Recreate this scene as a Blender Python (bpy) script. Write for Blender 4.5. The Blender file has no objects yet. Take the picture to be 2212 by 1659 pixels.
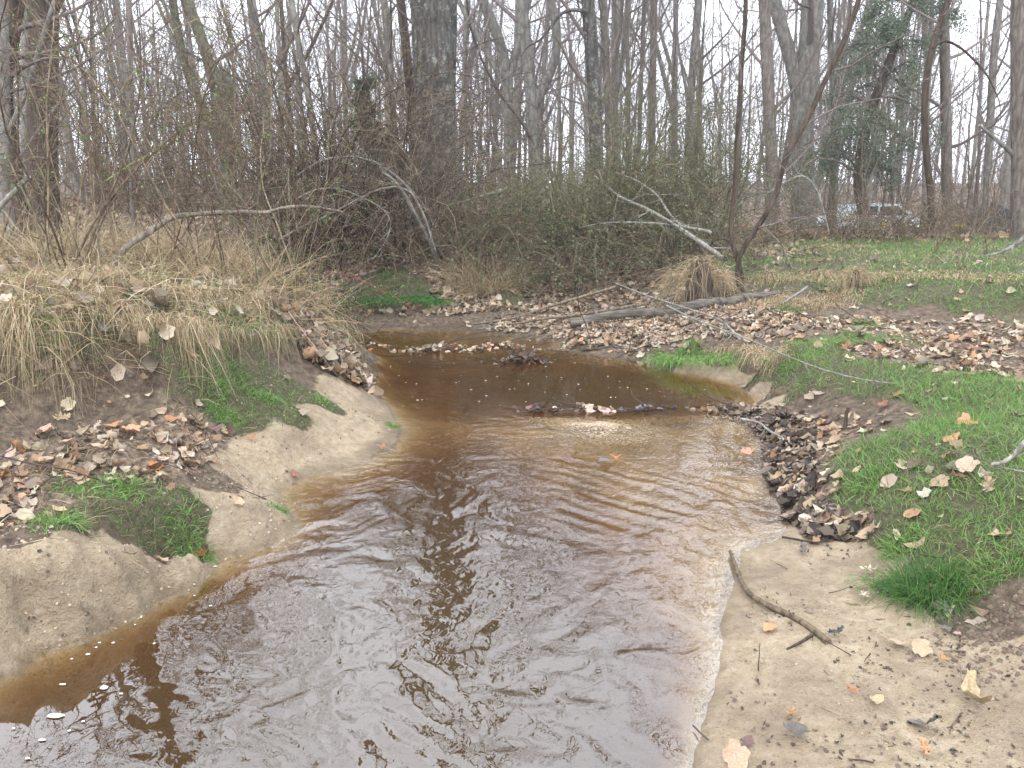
import bpy, math, random
import numpy as np
from math import radians as R
random.seed(7)
rng = np.random.default_rng(11)
SC = bpy.context.scene
COL = SC.collection

# ------------------------------------------------------------------ camera, world, sun, exposure
F_PX, CU, CV, CAMZ, PITCH = 1671.0, 1106.0, 829.5, 1.65, R(14.4)
cam_d = bpy.data.cameras.new("camera")
cam = bpy.data.objects.new("camera", cam_d)
COL.objects.link(cam)
cam.location = (0, 0, CAMZ)
cam.rotation_euler = (R(90) - PITCH, 0, 0)
cam_d.sensor_width = 36
cam_d.lens = 36 * F_PX / 2212.0
cam_d.clip_start = 0.05
cam_d.clip_end = 900
SC.camera = cam
SC.render.resolution_x, SC.render.resolution_y = 1024, 768

HAZE = .0017
SUN_EL, SUN_AZ = R(58), R(200)
world = bpy.data.worlds.new("World")
SC.world = world
world.use_nodes = True
wt = world.node_tree
wt.nodes.clear()
w_out = wt.nodes.new("ShaderNodeOutputWorld")
w_bg = wt.nodes.new("ShaderNodeBackground")
w_sky = wt.nodes.new("ShaderNodeTexSky")
w_sky.sky_type = 'NISHITA'
w_sky.sun_disc = False
w_sky.sun_elevation = SUN_EL
w_sky.sun_rotation = SUN_AZ
w_sky.air_density = 1.0
w_sky.dust_density = 3.0
w_mix = wt.nodes.new("ShaderNodeMixRGB")      # unbroken cloud layer, slightly uneven
w_tc = wt.nodes.new("ShaderNodeTexCoord")
w_no = wt.nodes.new("ShaderNodeTexNoise")
w_no.inputs['Scale'].default_value = 2.2
w_no.inputs['Detail'].default_value = 5
w_cr = wt.nodes.new("ShaderNodeValToRGB")
w_cr.color_ramp.elements[0].position = 0.3
w_cr.color_ramp.elements[0].color = (16.6, 17.6, 19.6, 1)
w_cr.color_ramp.elements[1].position = 0.7
w_cr.color_ramp.elements[1].color = (21.5, 22.4, 24.2, 1)
wt.links.new(w_tc.outputs['Generated'], w_no.inputs['Vector'])
wt.links.new(w_no.outputs['Fac'], w_cr.inputs['Fac'])
w_mix.inputs['Fac'].default_value = 0.9
wt.links.new(w_sky.outputs['Color'], w_mix.inputs['Color1'])
wt.links.new(w_cr.outputs['Color'], w_mix.inputs['Color2'])
wt.links.new(w_mix.outputs['Color'], w_bg.inputs['Color'])
w_bg.inputs['Strength'].default_value = 0.1
wt.links.new(w_bg.outputs['Background'], w_out.inputs['Surface'])

sun_d = bpy.data.lights.new("sun", 'SUN')
sun_d.energy = 1.0
sun_d.angle = R(50)
sun_d.color = (1.0, 0.96, 0.9)
sun = bpy.data.objects.new("sun", sun_d)
COL.objects.link(sun)
sun.rotation_euler = (R(90) - SUN_EL, 0, -(SUN_AZ - math.pi))   # shines from behind the camera, a little to the left
SC.view_settings.view_transform = 'Standard'
SC.view_settings.look = 'None'
SC.view_settings.gamma = 1
SC.view_settings.use_curve_mapping = False
SC.view_settings.exposure = 0.88
SC.render.engine = 'CYCLES'
SC.cycles.max_bounces = 7
SC.cycles.transparent_max_bounces = 24
SC.cycles.diffuse_bounces = 3
SC.cycles.glossy_bounces = 3
SC.cycles.volume_bounces = 0
SC.cycles.caustics_reflective = False
SC.cycles.caustics_refractive = False

# ------------------------------------------------------------------ points of the place
def ray(u, v):
    a, b = (u - CU) / F_PX, (CV - v) / F_PX
    cp, sp = math.cos(PITCH), math.sin(PITCH)
    return np.array([a, cp + b * sp, -sp + b * cp])
def PZ(u, v, z=0.0):
    r = ray(u, v); t = (z - CAMZ) / r[2]
    return np.array([r[0] * t, r[1] * t, z])
def PY(u, v, y):
    r = ray(u, v); t = y / r[1]
    return np.array([r[0] * t, y, CAMZ + r[2] * t])
def in_view(x, y, z, margin=0.12):
    cp, sp = math.cos(PITCH), math.sin(PITCH)
    d = y * cp - (z - CAMZ) * sp
    h = y * sp + (z - CAMZ) * cp
    uu = x / np.maximum(d, 1e-3) * F_PX / 2212
    vv = h / np.maximum(d, 1e-3) * F_PX / 1659
    return (d > 0.3) & (np.abs(uu) < 0.5 + margin) & (np.abs(vv) < 0.5 + margin)

# ------------------------------------------------------------------ value noise
_T = rng.random((256, 256))
def vnoise(x, y):
    xi, yi = np.floor(x).astype(int), np.floor(y).astype(int)
    fx, fy = x - xi, y - yi
    fx, fy = fx * fx * (3 - 2 * fx), fy * fy * (3 - 2 * fy)
    a, b = _T[xi & 255, yi & 255], _T[(xi + 1) & 255, yi & 255]
    c, d = _T[xi & 255, (yi + 1) & 255], _T[(xi + 1) & 255, (yi + 1) & 255]
    return (a * (1 - fx) + b * fx) * (1 - fy) + (c * (1 - fx) + d * fx) * fy
def fbm(x, y, o=4):
    s, a, n = 0, 1.0, 0
    for i in range(o):
        s = s + a * (vnoise(x * 2 ** i + 17.3 * i, y * 2 ** i + 5.1 * i) - .5); n += a; a *= .5
    return s / n * 2          # about -1..1

# ------------------------------------------------------------------ terrain control points: (u, v, z, zone)
# zones: S sand, D dark soil, G grass, L leaf litter, B stream bed
CTL = []
def c(zone, *pts):
    for (u, v, z) in pts:
        p = PZ(u, v, z); CTL.append((p[0], p[1], z, zone))
def cw(zone, *pts):
    for (x, y, z) in pts: CTL.append((x, y, z, zone))
# left shoreline
c('S', (0,1455,0),(35,1435,0),(62,1398,0),(130,1390,0),(200,1375,0),(250,1340,0),(300,1310,0),(342,1287,0),(385,1262,0),(430,1256,0))
c('D', (440,1212,0))
c('S', (480,1205,0),(520,1197,0),(560,1185,0),(600,1170,0),(630,1150,0),(634,1120,.0),(606,1085,0),(605,1055,0),(640,1038,0),(700,1020,0),(780,1003,0),
  (800,985,0),(845,972,0),(862,950,0),(862,925,0),(845,895,0),(818,860,0),(795,830,0))
cw('S', (-2.4,1.9,0),(-3.4,1.3,0),(-5,.6,0))
# near left sand block: face and top
c('S', (0,1290,.22),(70,1280,.2),(140,1280,.19),(230,1260,.15),(310,1240,.09),(0,1195,.38),(80,1190,.36),(150,1185,.33),(250,1187,.28),(322,1195,.165),(20,1400,.08),(140,1345,.08),(260,1300,.07))
c('D', (345,1225,.03),(352,1250,-.03))
c('S', (385,1200,.13),(375,1172,.2),(420,1225,.05),(410,1180,.14))
c('D', (436,1180,.05),(440,1150,.12))
c('S', (475,1085,.18),(540,1078,.15),(600,1100,.07),(480,1140,.12),(560,1130,.1),(480,1180,.05),(590,1140,.05))
c('S', (650,950,.14),(590,965,.18),(500,1000,.2),(560,1012,.11),(700,905,.17),(760,868,.13),(745,835,.22),(760,940,.06),(700,975,.06),(640,1000,.06),(800,900,.06))
c('L', (300,960,.4),(220,945,.42),(100,950,.44),(0,1000,.42),(0,1100,.4),(200,1010,.38),(300,1010,.34),(400,1000,.29),(430,950,.32),(380,900,.42),(100,1110,.36),(20,1050,.4))
c('G', (200,1060,.34),(260,1080,.33),(400,1100,.235),(430,1080,.24),(130,1130,.36),(350,1070,.3),(600,870,.31),(450,880,.38),(500,905,.31),(640,905,.25),(560,860,.36),(530,840,.4),(690,870,.24))
c('D', (480,1045,.2),(300,1150,.29),(60,1160,.37))
c('D', (0,930,.5),(100,900,.5),(200,870,.5),(330,850,.5),(400,805,.55),(500,790,.5),(600,790,.42),(680,790,.35),(735,790,.27),(150,820,.62),(300,780,.68),(20,850,.6))
c('L', (640,740,.5),(690,740,.42),(700,780,.34),(660,700,.6),(735,745,.3))
c('G', (0,705,.95),(40,690,.97),(100,682,.98),(200,670,.98),(330,678,.95),(400,690,.88),(500,688,.8),(600,680,.72),(700,672,.6),(745,710,.4),(480,740,.68),(560,740,.6))
c('G', (0,600,1.02),(200,600,1.0),(400,600,.95),(600,600,.82),(670,620,.68),(100,640,1.0),(300,640,.98),(500,640,.85))
c('D', (770,740,.12),(782,790,.02),(768,720,.0))
cw('D', (-1.95,7.7,0),(-2.3,8.4,0),(-3.6,8.7,0),(-6,8.8,0),(-10,8.6,0),(-2.6,8.1,.4),(-4,8.4,.5),(-7,8.4,.6))
cw('G', (-3.5,7.6,.9),(-6,7.4,1.05),(-10,7,1.1),(-5,5,1.05),(-8,4,1.05),(-14,5,1.1),(-4,3,.6),(-5.5,2,.6),(-9,1,.8))
# far water edge and bank
c('D', (720,686,0),(800,690,0),(900,697,0),(960,706,0),(1010,713,0),(790,667,.15),(900,671,.18),(960,682,.1),(1010,702,.04))
c('G', (800,630,.35),(750,632,.35),(880,625,.36),(850,605,.45),(1120,640,.27),(1100,625,.36))
c('D', (1050,655,.16),(1050,637,.28),(1000,640,.28),(1200,655,.17),(1300,655,.2),(1400,655,.26))
c('L', (950,600,.46),(950,560,.62),(750,565,.6),(1000,610,.4),(1100,600,.45),(1300,600,.42),(1200,600,.42),(1200,570,.56),(1400,590,.5),(1350,560,.6))
cw('L', (-3,13,.75),(0,13.5,.75),(3,14,.78),(-4,10.4,.5),(-7,10.2,.6),(-10,10.2,.7),(-5,12,.9))
# sand bar and log ground
c('D', (1065,720,0),(1150,726,0),(1235,738,0),(1240,760,0),(1300,768,0),(1400,778,0),(1460,787,0))
c('L', (1100,702,.07),(1200,695,.13),(1300,700,.18),(1150,680,.12),(1300,728,.12),(1400,742,.12),(1500,700,.28),(1600,690,.35),(1430,690,.24),(1500,735,.25),(1300,670,.2),(1420,715,.2),(1240,715,.12),(1450,660,.3),(1550,665,.36))
c('G', (1490,735,.26),(1560,735,.28),(1420,752,.12))
c('D', (1500,772,.07),(1450,768,.05),(1560,780,.08),(1600,790,.05),(1610,740,.28),(1650,790,.12),(1680,840,.12))
c('S', (1500,806,.0),(1560,815,.012),(1600,824,.01),(1640,838,.0),(1650,860,0),(1640,882,0))
c('D', (1540,795,.02),(1620,805,.04))
c('G', (1650,765,.3),(1700,745,.37),(1740,780,.34),(1700,820,.18),(1800,740,.38),(1680,800,.2),(1750,830,.24))
# right field
c('L', (1800,700,.4),(2000,720,.38),(2212,720,.4),(1900,765,.4),(2100,790,.42),(2150,760,.41),(2212,800,.44),(1700,700,.38),(1950,700,.38),(2100,700,.39),(1900,700,.39))
c('G', (2000,845,.38),(1850,840,.3),(1800,790,.36),(2100,850,.41),(2212,860,.44),(1900,810,.37))
c('D', (1750,880,.12),(1850,905,.16),(1800,870,.22),(1950,930,.27),(1900,880,.28))
c('L', (1600,905,0),(1640,935,0),(1655,965,0),(1655,1000,0),(1665,1045,0),(1700,1090,0),(1705,1125,0),(1730,960,.08),(1750,1000,.1),(1750,1060,.08),(1790,1130,.06),(1850,1160,.06),(1700,920,.05),(1800,930,.15),(1560,892,.01))
c('G', (1850,1000,.25),(1900,1100,.21),(2000,1000,.35),(2150,950,.43),(2212,1050,.4),(2100,1150,.28),(1930,1180,.12),(1900,960,.3),(2000,920,.36),(2212,950,.45),(2050,1080,.3),(1860,1080,.16),(2212,1180,.3),(2010,1260,.13),(2100,1250,.18))
c('D', (2130,1340,.1),(2212,1300,.2))
c('S', (2212,1400,.13),(2080,1440,.075),(2212,1480,.12),(2150,1440,.1))
c('S', (1690,1152,0),(1640,1172,0),(1595,1195,0),(1590,1240,0),(1570,1300,0),(1552,1350,0),(1553,1420,0),(1540,1470,0),(1525,1520,0),(1508,1570,0),(1495,1620,0),(1488,1659,0))
c('S', (1800,1200,.03),(1650,1250,.015),(1750,1350,.045),(1620,1400,.025),(1900,1470,.05),(1620,1600,.03),(1580,1540,.022),(2000,1600,.06),(2212,1570,.09),(2212,1659,.08),(1880,1230,.05),(1880,1330,.06),(1700,1220,.02),(1620,1480,.028),(1800,1600,.05))
cw('S', (.65,1.2,0),(.8,.6,0),(1.0,.2,0.02),(1.5,1.2,.07),(1.2,.2,.06),(2.4,1.2,.16),(2.6,.3,.2))
cw('G', (4,1,.4),(4,3,.45),(7,2,.6),(5,5,.45),(8,5,.6))
# right back bank
c('D', (1750,672,.37),(1850,678,.39),(2000,688,.39),(2212,690,.41),(1640,655,.36),(1500,650,.33),(1400,640,.3))
c('G', (1700,602,.6),(1850,600,.63),(2000,600,.68),(2212,608,.73),(1640,630,.45),(1600,575,.68),(1500,602,.52),(1900,545,.75),(1930,650,.5),(2080,650,.55),(2212,650,.58))
cw('G', (9,9,.85),(9,13,.8),(5,11,.75),(12,8,.9))
# far ground
cw('L', (5,20,.7),(-5,18,1.0),(-12,14,1.1),(14,18,.35),(0,20,.8),(-20,25,1.2),(0,35,.9),(20,38,-.3),(-30,50,1.4),(0,60,1.1),(35,60,1.2),(-70,90,1.8),(0,110,1.6),(70,90,1.6),(30,8,1.0),(-30,8,1.3),(-12,-2,.8),(10,-3,.8),(60,10,1.2),(-60,10,1.5),(0,190,2),(-160,150,2),(160,150,2))
cw('L', (12,22,.0),(14,31,-.5),(9,22,.15),(18,32,-.5),(10,30,-.4),(18,22,0),(25,30,-.4),(8,16.5,.55),(12,16,.5))
# stream bed
def bed(*pts):
    for (u, v, d) in pts:
        p = PZ(u, v, 0); CTL.append((p[0], p[1], -d, 'B'))
bed((850,715,.10),(950,725,.12),(1050,735,.1),(1150,750,.12),(800,740,.14),(850,770,.1),(1000,780,.12),(1200,780,.16),(1100,820,.2),(1300,820,.26),(1400,830,.26),(1500,840,.2),(1590,850,.1),(950,830,.14),(870,830,.14),
    (850,800,.12),(1000,870,.14),(1200,860,.22),(1400,870,.2),(1550,865,.12),(900,880,.09),(950,910,.07),(1050,915,.05),(1150,900,.05),(1200,925,.02),(1290,912,-.002),(1340,928,.001),(1240,918,.004),(1310,945,.006),(1380,925,.012),(1400,910,.04),(1500,905,.05),
    (1560,930,.04),(1600,960,.03),(1500,960,.05),(1400,970,.05),(1300,975,.045),(1200,975,.06),(1100,960,.09),(1000,960,.15),(900,950,.08),(900,990,.12),(980,1020,.25),(1100,1040,.16),(1200,1040,.09),(1300,1030,.06),(1450,1040,.05),(1600,1040,.04),
    (850,1030,.12),(720,1050,.07),(700,1100,.13),(850,1110,.28),(1000,1120,.32),(1150,1120,.18),(1300,1120,.1),(1450,1120,.07),(1600,1120,.05),(1650,1140,.03),
    (660,1180,.12),(560,1240,.12),(700,1230,.3),(900,1230,.4),(1100,1230,.3),(1300,1210,.13),(1450,1200,.07),(1530,1200,.03),(1500,1260,.035),(1400,1300,.12),(1500,1350,.035),(1450,1420,.1),(1500,1480,.04),(1400,1560,.16),(1460,1600,.07),
    (480,1260,.1),(400,1320,.14),(300,1380,.13),(200,1430,.12),(100,1470,.12),(0,1530,.14),(500,1350,.3),(700,1400,.42),(1000,1400,.45),(1200,1400,.34),(1250,1550,.36),(900,1600,.45),(500,1550,.36),(200,1600,.25),(0,1659,.26))
cw('B', (0,.9,-.4),(-1,.8,-.4),(-2,1,-.25),(.4,.6,-.12),(.3,1.3,-.16),(-3.5,.3,-.2),(-3,9.3,-.12),(-6,9.4,-.15),(-10,9.4,-.1),(-1,-.5,-.3))
CX = np.array([q[0] for q in CTL]); CY = np.array([q[1] for q in CTL]); CZ = np.array([q[2] for q in CTL])
CZONE = np.array([q[3] for q in CTL])
_d = np.sqrt((CX[:, None] - CX) ** 2 + (CY[:, None] - CY) ** 2)
_A = -_d + np.eye(len(CX)) * .012
_n = len(CX)
_M = np.zeros((_n + 1, _n + 1)); _M[:_n, :_n] = _A; _M[:_n, _n] = 1; _M[_n, :_n] = 1
_W = np.linalg.solve(_M, np.append(CZ, 0))
ZN = ['S', 'D', 'G', 'L', 'B']
_onehot = np.stack([(CZONE == z).astype(np.float32) for z in ZN], 1)
def field(x, y, zones=False):
    x = np.asarray(x, float).ravel(); y = np.asarray(y, float).ravel()
    z = np.empty(len(x)); W = np.zeros((len(x), 5), np.float32) if zones else None
    for i in range(0, len(x), 20000):
        s = slice(i, i + 20000)
        d2 = ((x[s, None] - CX) ** 2 + (y[s, None] - CY) ** 2).astype(np.float32)
        d = np.sqrt(d2)
        z[s] = -d @ _W[:_n].astype(np.float32) + _W[_n]
        if zones:
            xs = x[s] + .10 * fbm(x[s] * 2.5, y[s] * 2.5, 3); ys = y[s] + .10 * fbm(x[s] * 2.5 + 40, y[s] * 2.5, 3)
            d2 = ((xs[:, None] - CX) ** 2 + (ys[:, None] - CY) ** 2).astype(np.float32)
            w = 1 / (d2 + 3e-4) ** 2.2
            W[s] = (w @ _onehot) / w.sum(1)[:, None]
    far = np.clip((y - 16) / 30, 0, 1)
    rough = np.clip(z / .15, 0, 1) * (.35 + .65 * np.clip((z - .1) / .3, 0, 1))
    n = .035 * fbm(x * 3, y * 3, 3) + .016 * fbm(x * 11, y * 11, 3)
    sandn = .008 * fbm(x * 9 + 3, y * 9, 3) + .004 * fbm(x * 40, y * 40, 2)
    face = np.exp(-((x + 1.9) ** 2 / 1.4 + (y - 3.1) ** 2 / 1.1)) * np.clip(z / .06, 0, 1)
    sandn = sandn + face * (.045 * fbm(x * 6, y * 6 + z * 5, 2) + .028 * fbm(x * 17, y * 17 + z * 14, 3))
    z = z + .016 * fbm(x * 7, y * 7, 3) * np.exp(-((x - .75) ** 2 / .3 + (y - 5.15) ** 2 / .12))
    z = z + n * rough + sandn * np.clip(z / .04, 0.15, 1) + far * .35 * fbm(x * .12, y * .12, 3)
    return (z, W) if zones else z
def zg(x, y): return field(np.atleast_1d(x), np.atleast_1d(y))

# ------------------------------------------------------------------ mesh building
class Geo:
    def __init__(s): s.V, s.Q, s.T, s.C, s.n = [], [], [], [], 0
    def add(s, V, F, C=None):
        V = np.asarray(V, np.float32).reshape(-1, 3); F = np.asarray(F, np.int64)
        if len(V) == 0: return
        (s.Q if F.shape[1] == 4 else s.T).append(F + s.n)
        s.V.append(V)
        if C is None: C = np.ones((len(V), 3), np.float32)
        s.C.append(np.broadcast_to(np.asarray(C, np.float32), (len(V), 3)))
        s.n += len(V)
    def mesh(s, name, mat, smooth=True):
        V = np.concatenate(s.V); C = np.concatenate(s.C)
        Q = np.concatenate(s.Q) if s.Q else np.zeros((0, 4), int)
        T = np.concatenate(s.T) if s.T else np.zeros((0, 3), int)
        me = bpy.data.meshes.new(name)
        me.vertices.add(len(V)); me.vertices.foreach_set("co", V.ravel())
        li = np.concatenate([Q.ravel(), T.ravel()]).astype(np.int32)
        me.loops.add(len(li)); me.loops.foreach_set("vertex_index", li)
        me.polygons.add(len(Q) + len(T))
        st = np.concatenate([np.arange(len(Q)) * 4, len(Q) * 4 + np.arange(len(T)) * 3]).astype(np.int32)
        me.polygons.foreach_set("loop_start", st)
        me.polygons.foreach_set("use_smooth", np.full(len(st), smooth))
        at = me.attributes.new("tint", 'FLOAT_COLOR', 'POINT')
        at.data.foreach_set("color", np.concatenate([C, np.ones((len(C), 1), np.float32)], 1).ravel())
        me.materials.append(mat)
        me.update(calc_edges=True)
        return me
    def build(s, name, mat, parent=None, smooth=True, **props):
        o = bpy.data.objects.new(name, s.mesh(name, mat, smooth)); COL.objects.link(o)
        if parent is not None: o.parent = parent
        for k, v in props.items(): o[k] = v
        return o

RMIN = .0028
def norm(v): return v / np.maximum(np.linalg.norm(v, axis=-1, keepdims=True), 1e-9)
def tubes(geo, P, Rad, sides=5, C=None, lump=0.0, cap=False):
    P = np.asarray(P, float); Rad = np.asarray(Rad, float)
    if P.ndim == 2: P = P[None]; Rad = Rad[None]
    M, N, _ = P.shape
    T = np.empty_like(P); T[:, 1:-1] = P[:, 2:] - P[:, :-2]; T[:, 0] = P[:, 1] - P[:, 0]; T[:, -1] = P[:, -1] - P[:, -2]
    T = norm(T)
    ref = np.where(np.abs(norm(P[:, -1] - P[:, 0])[:, 2:3]) > .75, np.array([[1., 0.3, 0]]), np.array([[0, 0.1, 1.]]))
    U = norm(np.cross(T, ref[:, None, :])); Wv = np.cross(T, U)
    a = np.linspace(0, 2 * np.pi, sides, endpoint=False)
    rr = Rad[..., None] * (1 + lump * (rng.random((M, N, sides)) - .5))
    V = P[:, :, None, :] + rr[..., None] * (U[:, :, None, :] * np.cos(a)[:, None] + Wv[:, :, None, :] * np.sin(a)[:, None])
    idx = np.arange(M * N * sides).reshape(M, N, sides)
    A = idx[:, :-1]; B = idx[:, 1:]
    F = np.stack([A, np.roll(A, -1, 2), np.roll(B, -1, 2), B], -1).reshape(-1, 4)
    if C is not None:
        C = np.asarray(C, float)
        if C.ndim == 2: C = np.repeat(C, N * sides, 0)
    geo.add(V.reshape(-1, 3), F, C)
    if cap:
        for m in range(M):
            for e in (0, N - 1):
                ctr = P[m, e]; ring = V[m, e]
                VV = np.vstack([ring, ctr[None]])
                FF = [(i, (i + 1) % sides, sides) for i in range(sides)]
                geo.add(VV, FF, None if C is None else C[0] * 1.25)

def grow(start, d, L, N=6, wander=.25, trop=0.0, grav=0.0):
    M = len(start); P = np.empty((M, N, 3)); P[:, 0] = start; d = norm(d); st = (L / (N - 1))[:, None]
    bend = rng.normal(0, 1, (M, 3)) * wander * .4
    for i in range(1, N):
        d = norm(d + bend / N * 2 + rng.normal(0, wander, (M, 3)) / math.sqrt(N) + np.array([0, 0, trop - grav * i / N]))
        P[:, i] = P[:, i - 1] + d * st
    return P
def spawn(P, Rad, k, t0, t1, ang, lr, rr, jit=.35):
    M, N, _ = P.shape
    t = (t0 + (t1 - t0) * (np.arange(k)[None] + rng.random((M, k))) / k)
    f = t * (N - 1); i = np.minimum(f.astype(int), N - 2); w = (f - i)[..., None]
    m = np.arange(M)[:, None]
    S = P[m, i] * (1 - w) + P[m, i + 1] * w
    T = norm(P[m, i + 1] - P[m, i])
    rad = Rad[m, i] * (1 - w[..., 0]) + Rad[m, i + 1] * w[..., 0]
    q = rng.normal(0, 1, S.shape); q = norm(q - (q * T).sum(-1, keepdims=True) * T)
    an = ang * (1 + jit * (rng.random((M, k, 1)) - .5) * 2)
    D = T * np.cos(an) + q * np.sin(an)
    plen = np.linalg.norm(P[:, 1:] - P[:, :-1], axis=2).sum(1)[:, None]
    L = plen * lr * (1.15 - .75 * t) * (.6 + .7 * rng.random((M, k)))
    return S.reshape(-1, 3), D.reshape(-1, 3), L.ravel(), np.maximum((rad * rr).ravel(), RMIN)
def taper(r0, N, end=.25, p=1.0):
    s = np.linspace(0, 1, N)[None]
    return np.asarray(r0).reshape(-1, 1) * (1 - (1 - end) * s ** p)
def leafdots(geo, P, size, C, flat=0.0):
    """small leaf-shaped faces, each folded on its midrib, at points P"""
    M = len(P)
    a = norm(rng.normal(0, 1, (M, 3)) * np.array([1, 1, 1 - flat])); b = rng.normal(0, 1, (M, 3)); b = norm(b - (a * b).sum(1, keepdims=True) * a)
    n = np.cross(a, b); s = (size * (.6 + .8 * rng.random((M, 1))))
    V = np.stack([P, P + a * s * .5 + b * s * .33 + n * s * .1, P + a * s, P + a * s * .5 - b * s * .33 + n * s * .1], 1)
    i = np.arange(M)[:, None] * 4
    F = np.concatenate([i + [0, 1, 2], i + [0, 2, 3]])
    geo.add(V.reshape(-1, 3), F, np.repeat(C, 4, 0))
def ribbons(geo, B, D, L, W, droop, C, rows=4, curl=.0, C2=None):
    """grass blades: base points B, directions D, lengths L, widths W; droop bends them towards the ground"""
    M = len(B)
    s = np.linspace(0, 1, rows)
    D = norm(D); L = L[:, None, None]
    side = norm(np.cross(D, norm(rng.normal(0, 1, (M, 3)))))
    P = B[:, None] + D[:, None] * L * s[None, :, None]
    P = P - np.array([0, 0, 1.]) * L * (droop[:, None] * s[None] ** 2)[..., None]
    P = P + side[:, None] * L * curl * np.sin(s * 5 + rng.random((M, 1)) * 6)[..., None]
    w = W[:, None] * (1 - s[None] ** 1.6 * .92)
    V = np.stack([P - side[:, None] * w[..., None] * .5, P + side[:, None] * w[..., None] * .5], 2)
    idx = np.arange(M * rows * 2).reshape(M, rows, 2)
    F = np.stack([idx[:, :-1, 0], idx[:, :-1, 1], idx[:, 1:, 1], idx[:, 1:, 0]], -1).reshape(-1, 4)
    CC = np.repeat(C[:, None], rows, 1)
    if C2 is not None: CC = CC * (1 - s[None, :, None]) + C2[:, None] * s[None, :, None]
    geo.add(V.reshape(-1, 3), F, np.repeat(CC.reshape(-1, 3), 2, 0))
def vary(base, M, v=.2, h=.08):
    base = np.asarray(base, float)
    k = 1 + v * (rng.random((M, 1)) * 2 - 1)
    return np.clip(base * k * (1 + h * (rng.random((M, 3)) * 2 - 1)), .002, 1)
def pick(cols, M, v=.2):
    cols = np.array(cols, float)
    return vary(1, M, v) * cols[rng.integers(0, len(cols), M)]

def tag(o, label=None, cat=None, group=None, kind=None):
    if label: o['label'] = label
    if cat: o['category'] = cat
    if group: o['group'] = group
    if kind: o['kind'] = kind
    return o
def empty(name, loc=(0, 0, 0)):
    o = bpy.data.objects.new(name, None); o.location = loc; o.empty_display_size = .2; COL.objects.link(o); return o
def copy_tree(o):
    c_ = o.copy(); COL.objects.link(c_)
    for ch in CHILD.get(o.name, []):
        k = ch.copy(); COL.objects.link(k); k.parent = c_
    return c_
CHILD = {}

# ------------------------------------------------------------------ materials
class NT:
    def __init__(s, name):
        s.m = bpy.data.materials.new(name); s.m.use_nodes = True; s.t = s.m.node_tree; s.t.nodes.clear()
        s.out = s.t.nodes.new("ShaderNodeOutputMaterial")
    def n(s, typ, **kw):
        nd = s.t.nodes.new(typ)
        for k, v in kw.items():
            if k.startswith('_'): setattr(nd, k[1:], v)
            else: s.set(nd, k.replace('__', ' '), v)
        return nd
    def set(s, nd, key, v):
        if isinstance(key, str) and key.isdigit(): key = int(key)
        inp = nd.inputs[key]
        if isinstance(v, bpy.types.NodeSocket): s.t.links.new(v, inp)
        elif isinstance(v, bpy.types.Node): s.t.links.new(v.outputs[0], inp)
        else: inp.default_value = v
    def coord(s, sc=(1, 1, 1)):
        tc = s.n("ShaderNodeTexCoord"); mp = s.n("ShaderNodeMapping", Vector=tc.outputs['Object'], Scale=sc); return mp.outputs[0]
    def noise(s, vec, scale, detail=4, rough=.55, dist=0):
        return s.n("ShaderNodeTexNoise", Vector=vec, Scale=scale, Detail=detail, Roughness=rough, Distortion=dist).outputs['Fac']
    def ramp(s, fac, *stops):
        r = s.n("ShaderNodeValToRGB", Fac=fac); cr = r.color_ramp
        while len(cr.elements) < len(stops): cr.elements.new(.5)
        for e, (p, col) in zip(cr.elements, stops):
            e.position = p; e.color = (*col, 1) if hasattr(col, '__len__') else (col, col, col, 1)
        return r.outputs[0]
    def mix(s, fac, a, b, mode='MIX'):
        m = s.n("ShaderNodeMixRGB", _blend_type=mode)
        for k, v in (('Fac', fac), ('Color1', a), ('Color2', b)):
            if isinstance(v, (tuple, list)): v = (*v, 1) if len(v) == 3 else v
            s.set(m, k, v)
        return m.outputs[0]
    def math(s, op, a, b=0.0, clamp=False):
        m = s.n("ShaderNodeMath", _operation=op, _use_clamp=clamp); s.set(m, 0, a); s.set(m, 1, b); return m.outputs[0]
    def attr(s, name, out='Color'): return s.n("ShaderNodeAttribute", _attribute_name=name).outputs[out]
    def bump(s, h, strength=.5, dist=.01, normal=None):
        b = s.n("ShaderNodeBump", Height=h, Strength=strength, Distance=dist)
        if normal is not None: s.set(b, 'Normal', normal)
        return b.outputs[0]
    def finish(s, shader):
        s.t.links.new(shader if isinstance(shader, bpy.types.NodeSocket) else shader.outputs[0], s.out.inputs['Surface']); return s.m

def bark(name, dark, light, scale=6, lichen=None, stretch=.18, amt=.5, along=2):
    t = NT(name); v = t.coord(tuple(stretch if q == along else 1 for q in range(3))); v1 = t.coord()
    n1 = t.noise(v, scale * 2.2, 6, .65, .6); n2 = t.noise(v1, 1.7, 3)
    vo = t.n("ShaderNodeTexVoronoi", _feature='DISTANCE_TO_EDGE', Vector=v, Scale=scale * 2).outputs[0]
    h = t.math('ADD', n1, t.math('MULTIPLY', vo, .7))
    col = t.ramp(t.math('MULTIPLY', h, .8), (.3, dark), (.62, light))
    col = t.mix(t.ramp(n2, (.35, .0), (.7, .55)), col, t.mix(.5, col, tuple(x * .5 for x in light)))
    if lichen:
        nl = t.noise(v1, 9, 5, .7); nl2 = t.noise(v1, 1.1, 2)
        msk = t.math('MULTIPLY', t.ramp(nl, (.54, 0), (.62, 1)), t.ramp(nl2, (.35, 0.15), (.6, 1)))
        col = t.mix(t.math('MULTIPLY', msk, amt), col, lichen)
    col = t.mix(1.0, col, t.attr('tint'), 'MULTIPLY')
    b = t.n("ShaderNodeBsdfPrincipled", Base__Color=col, Roughness=.88, Normal=t.bump(h, .9, .02))
    b.inputs['Specular IOR Level'].default_value = .25
    return t.finish(b)
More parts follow.
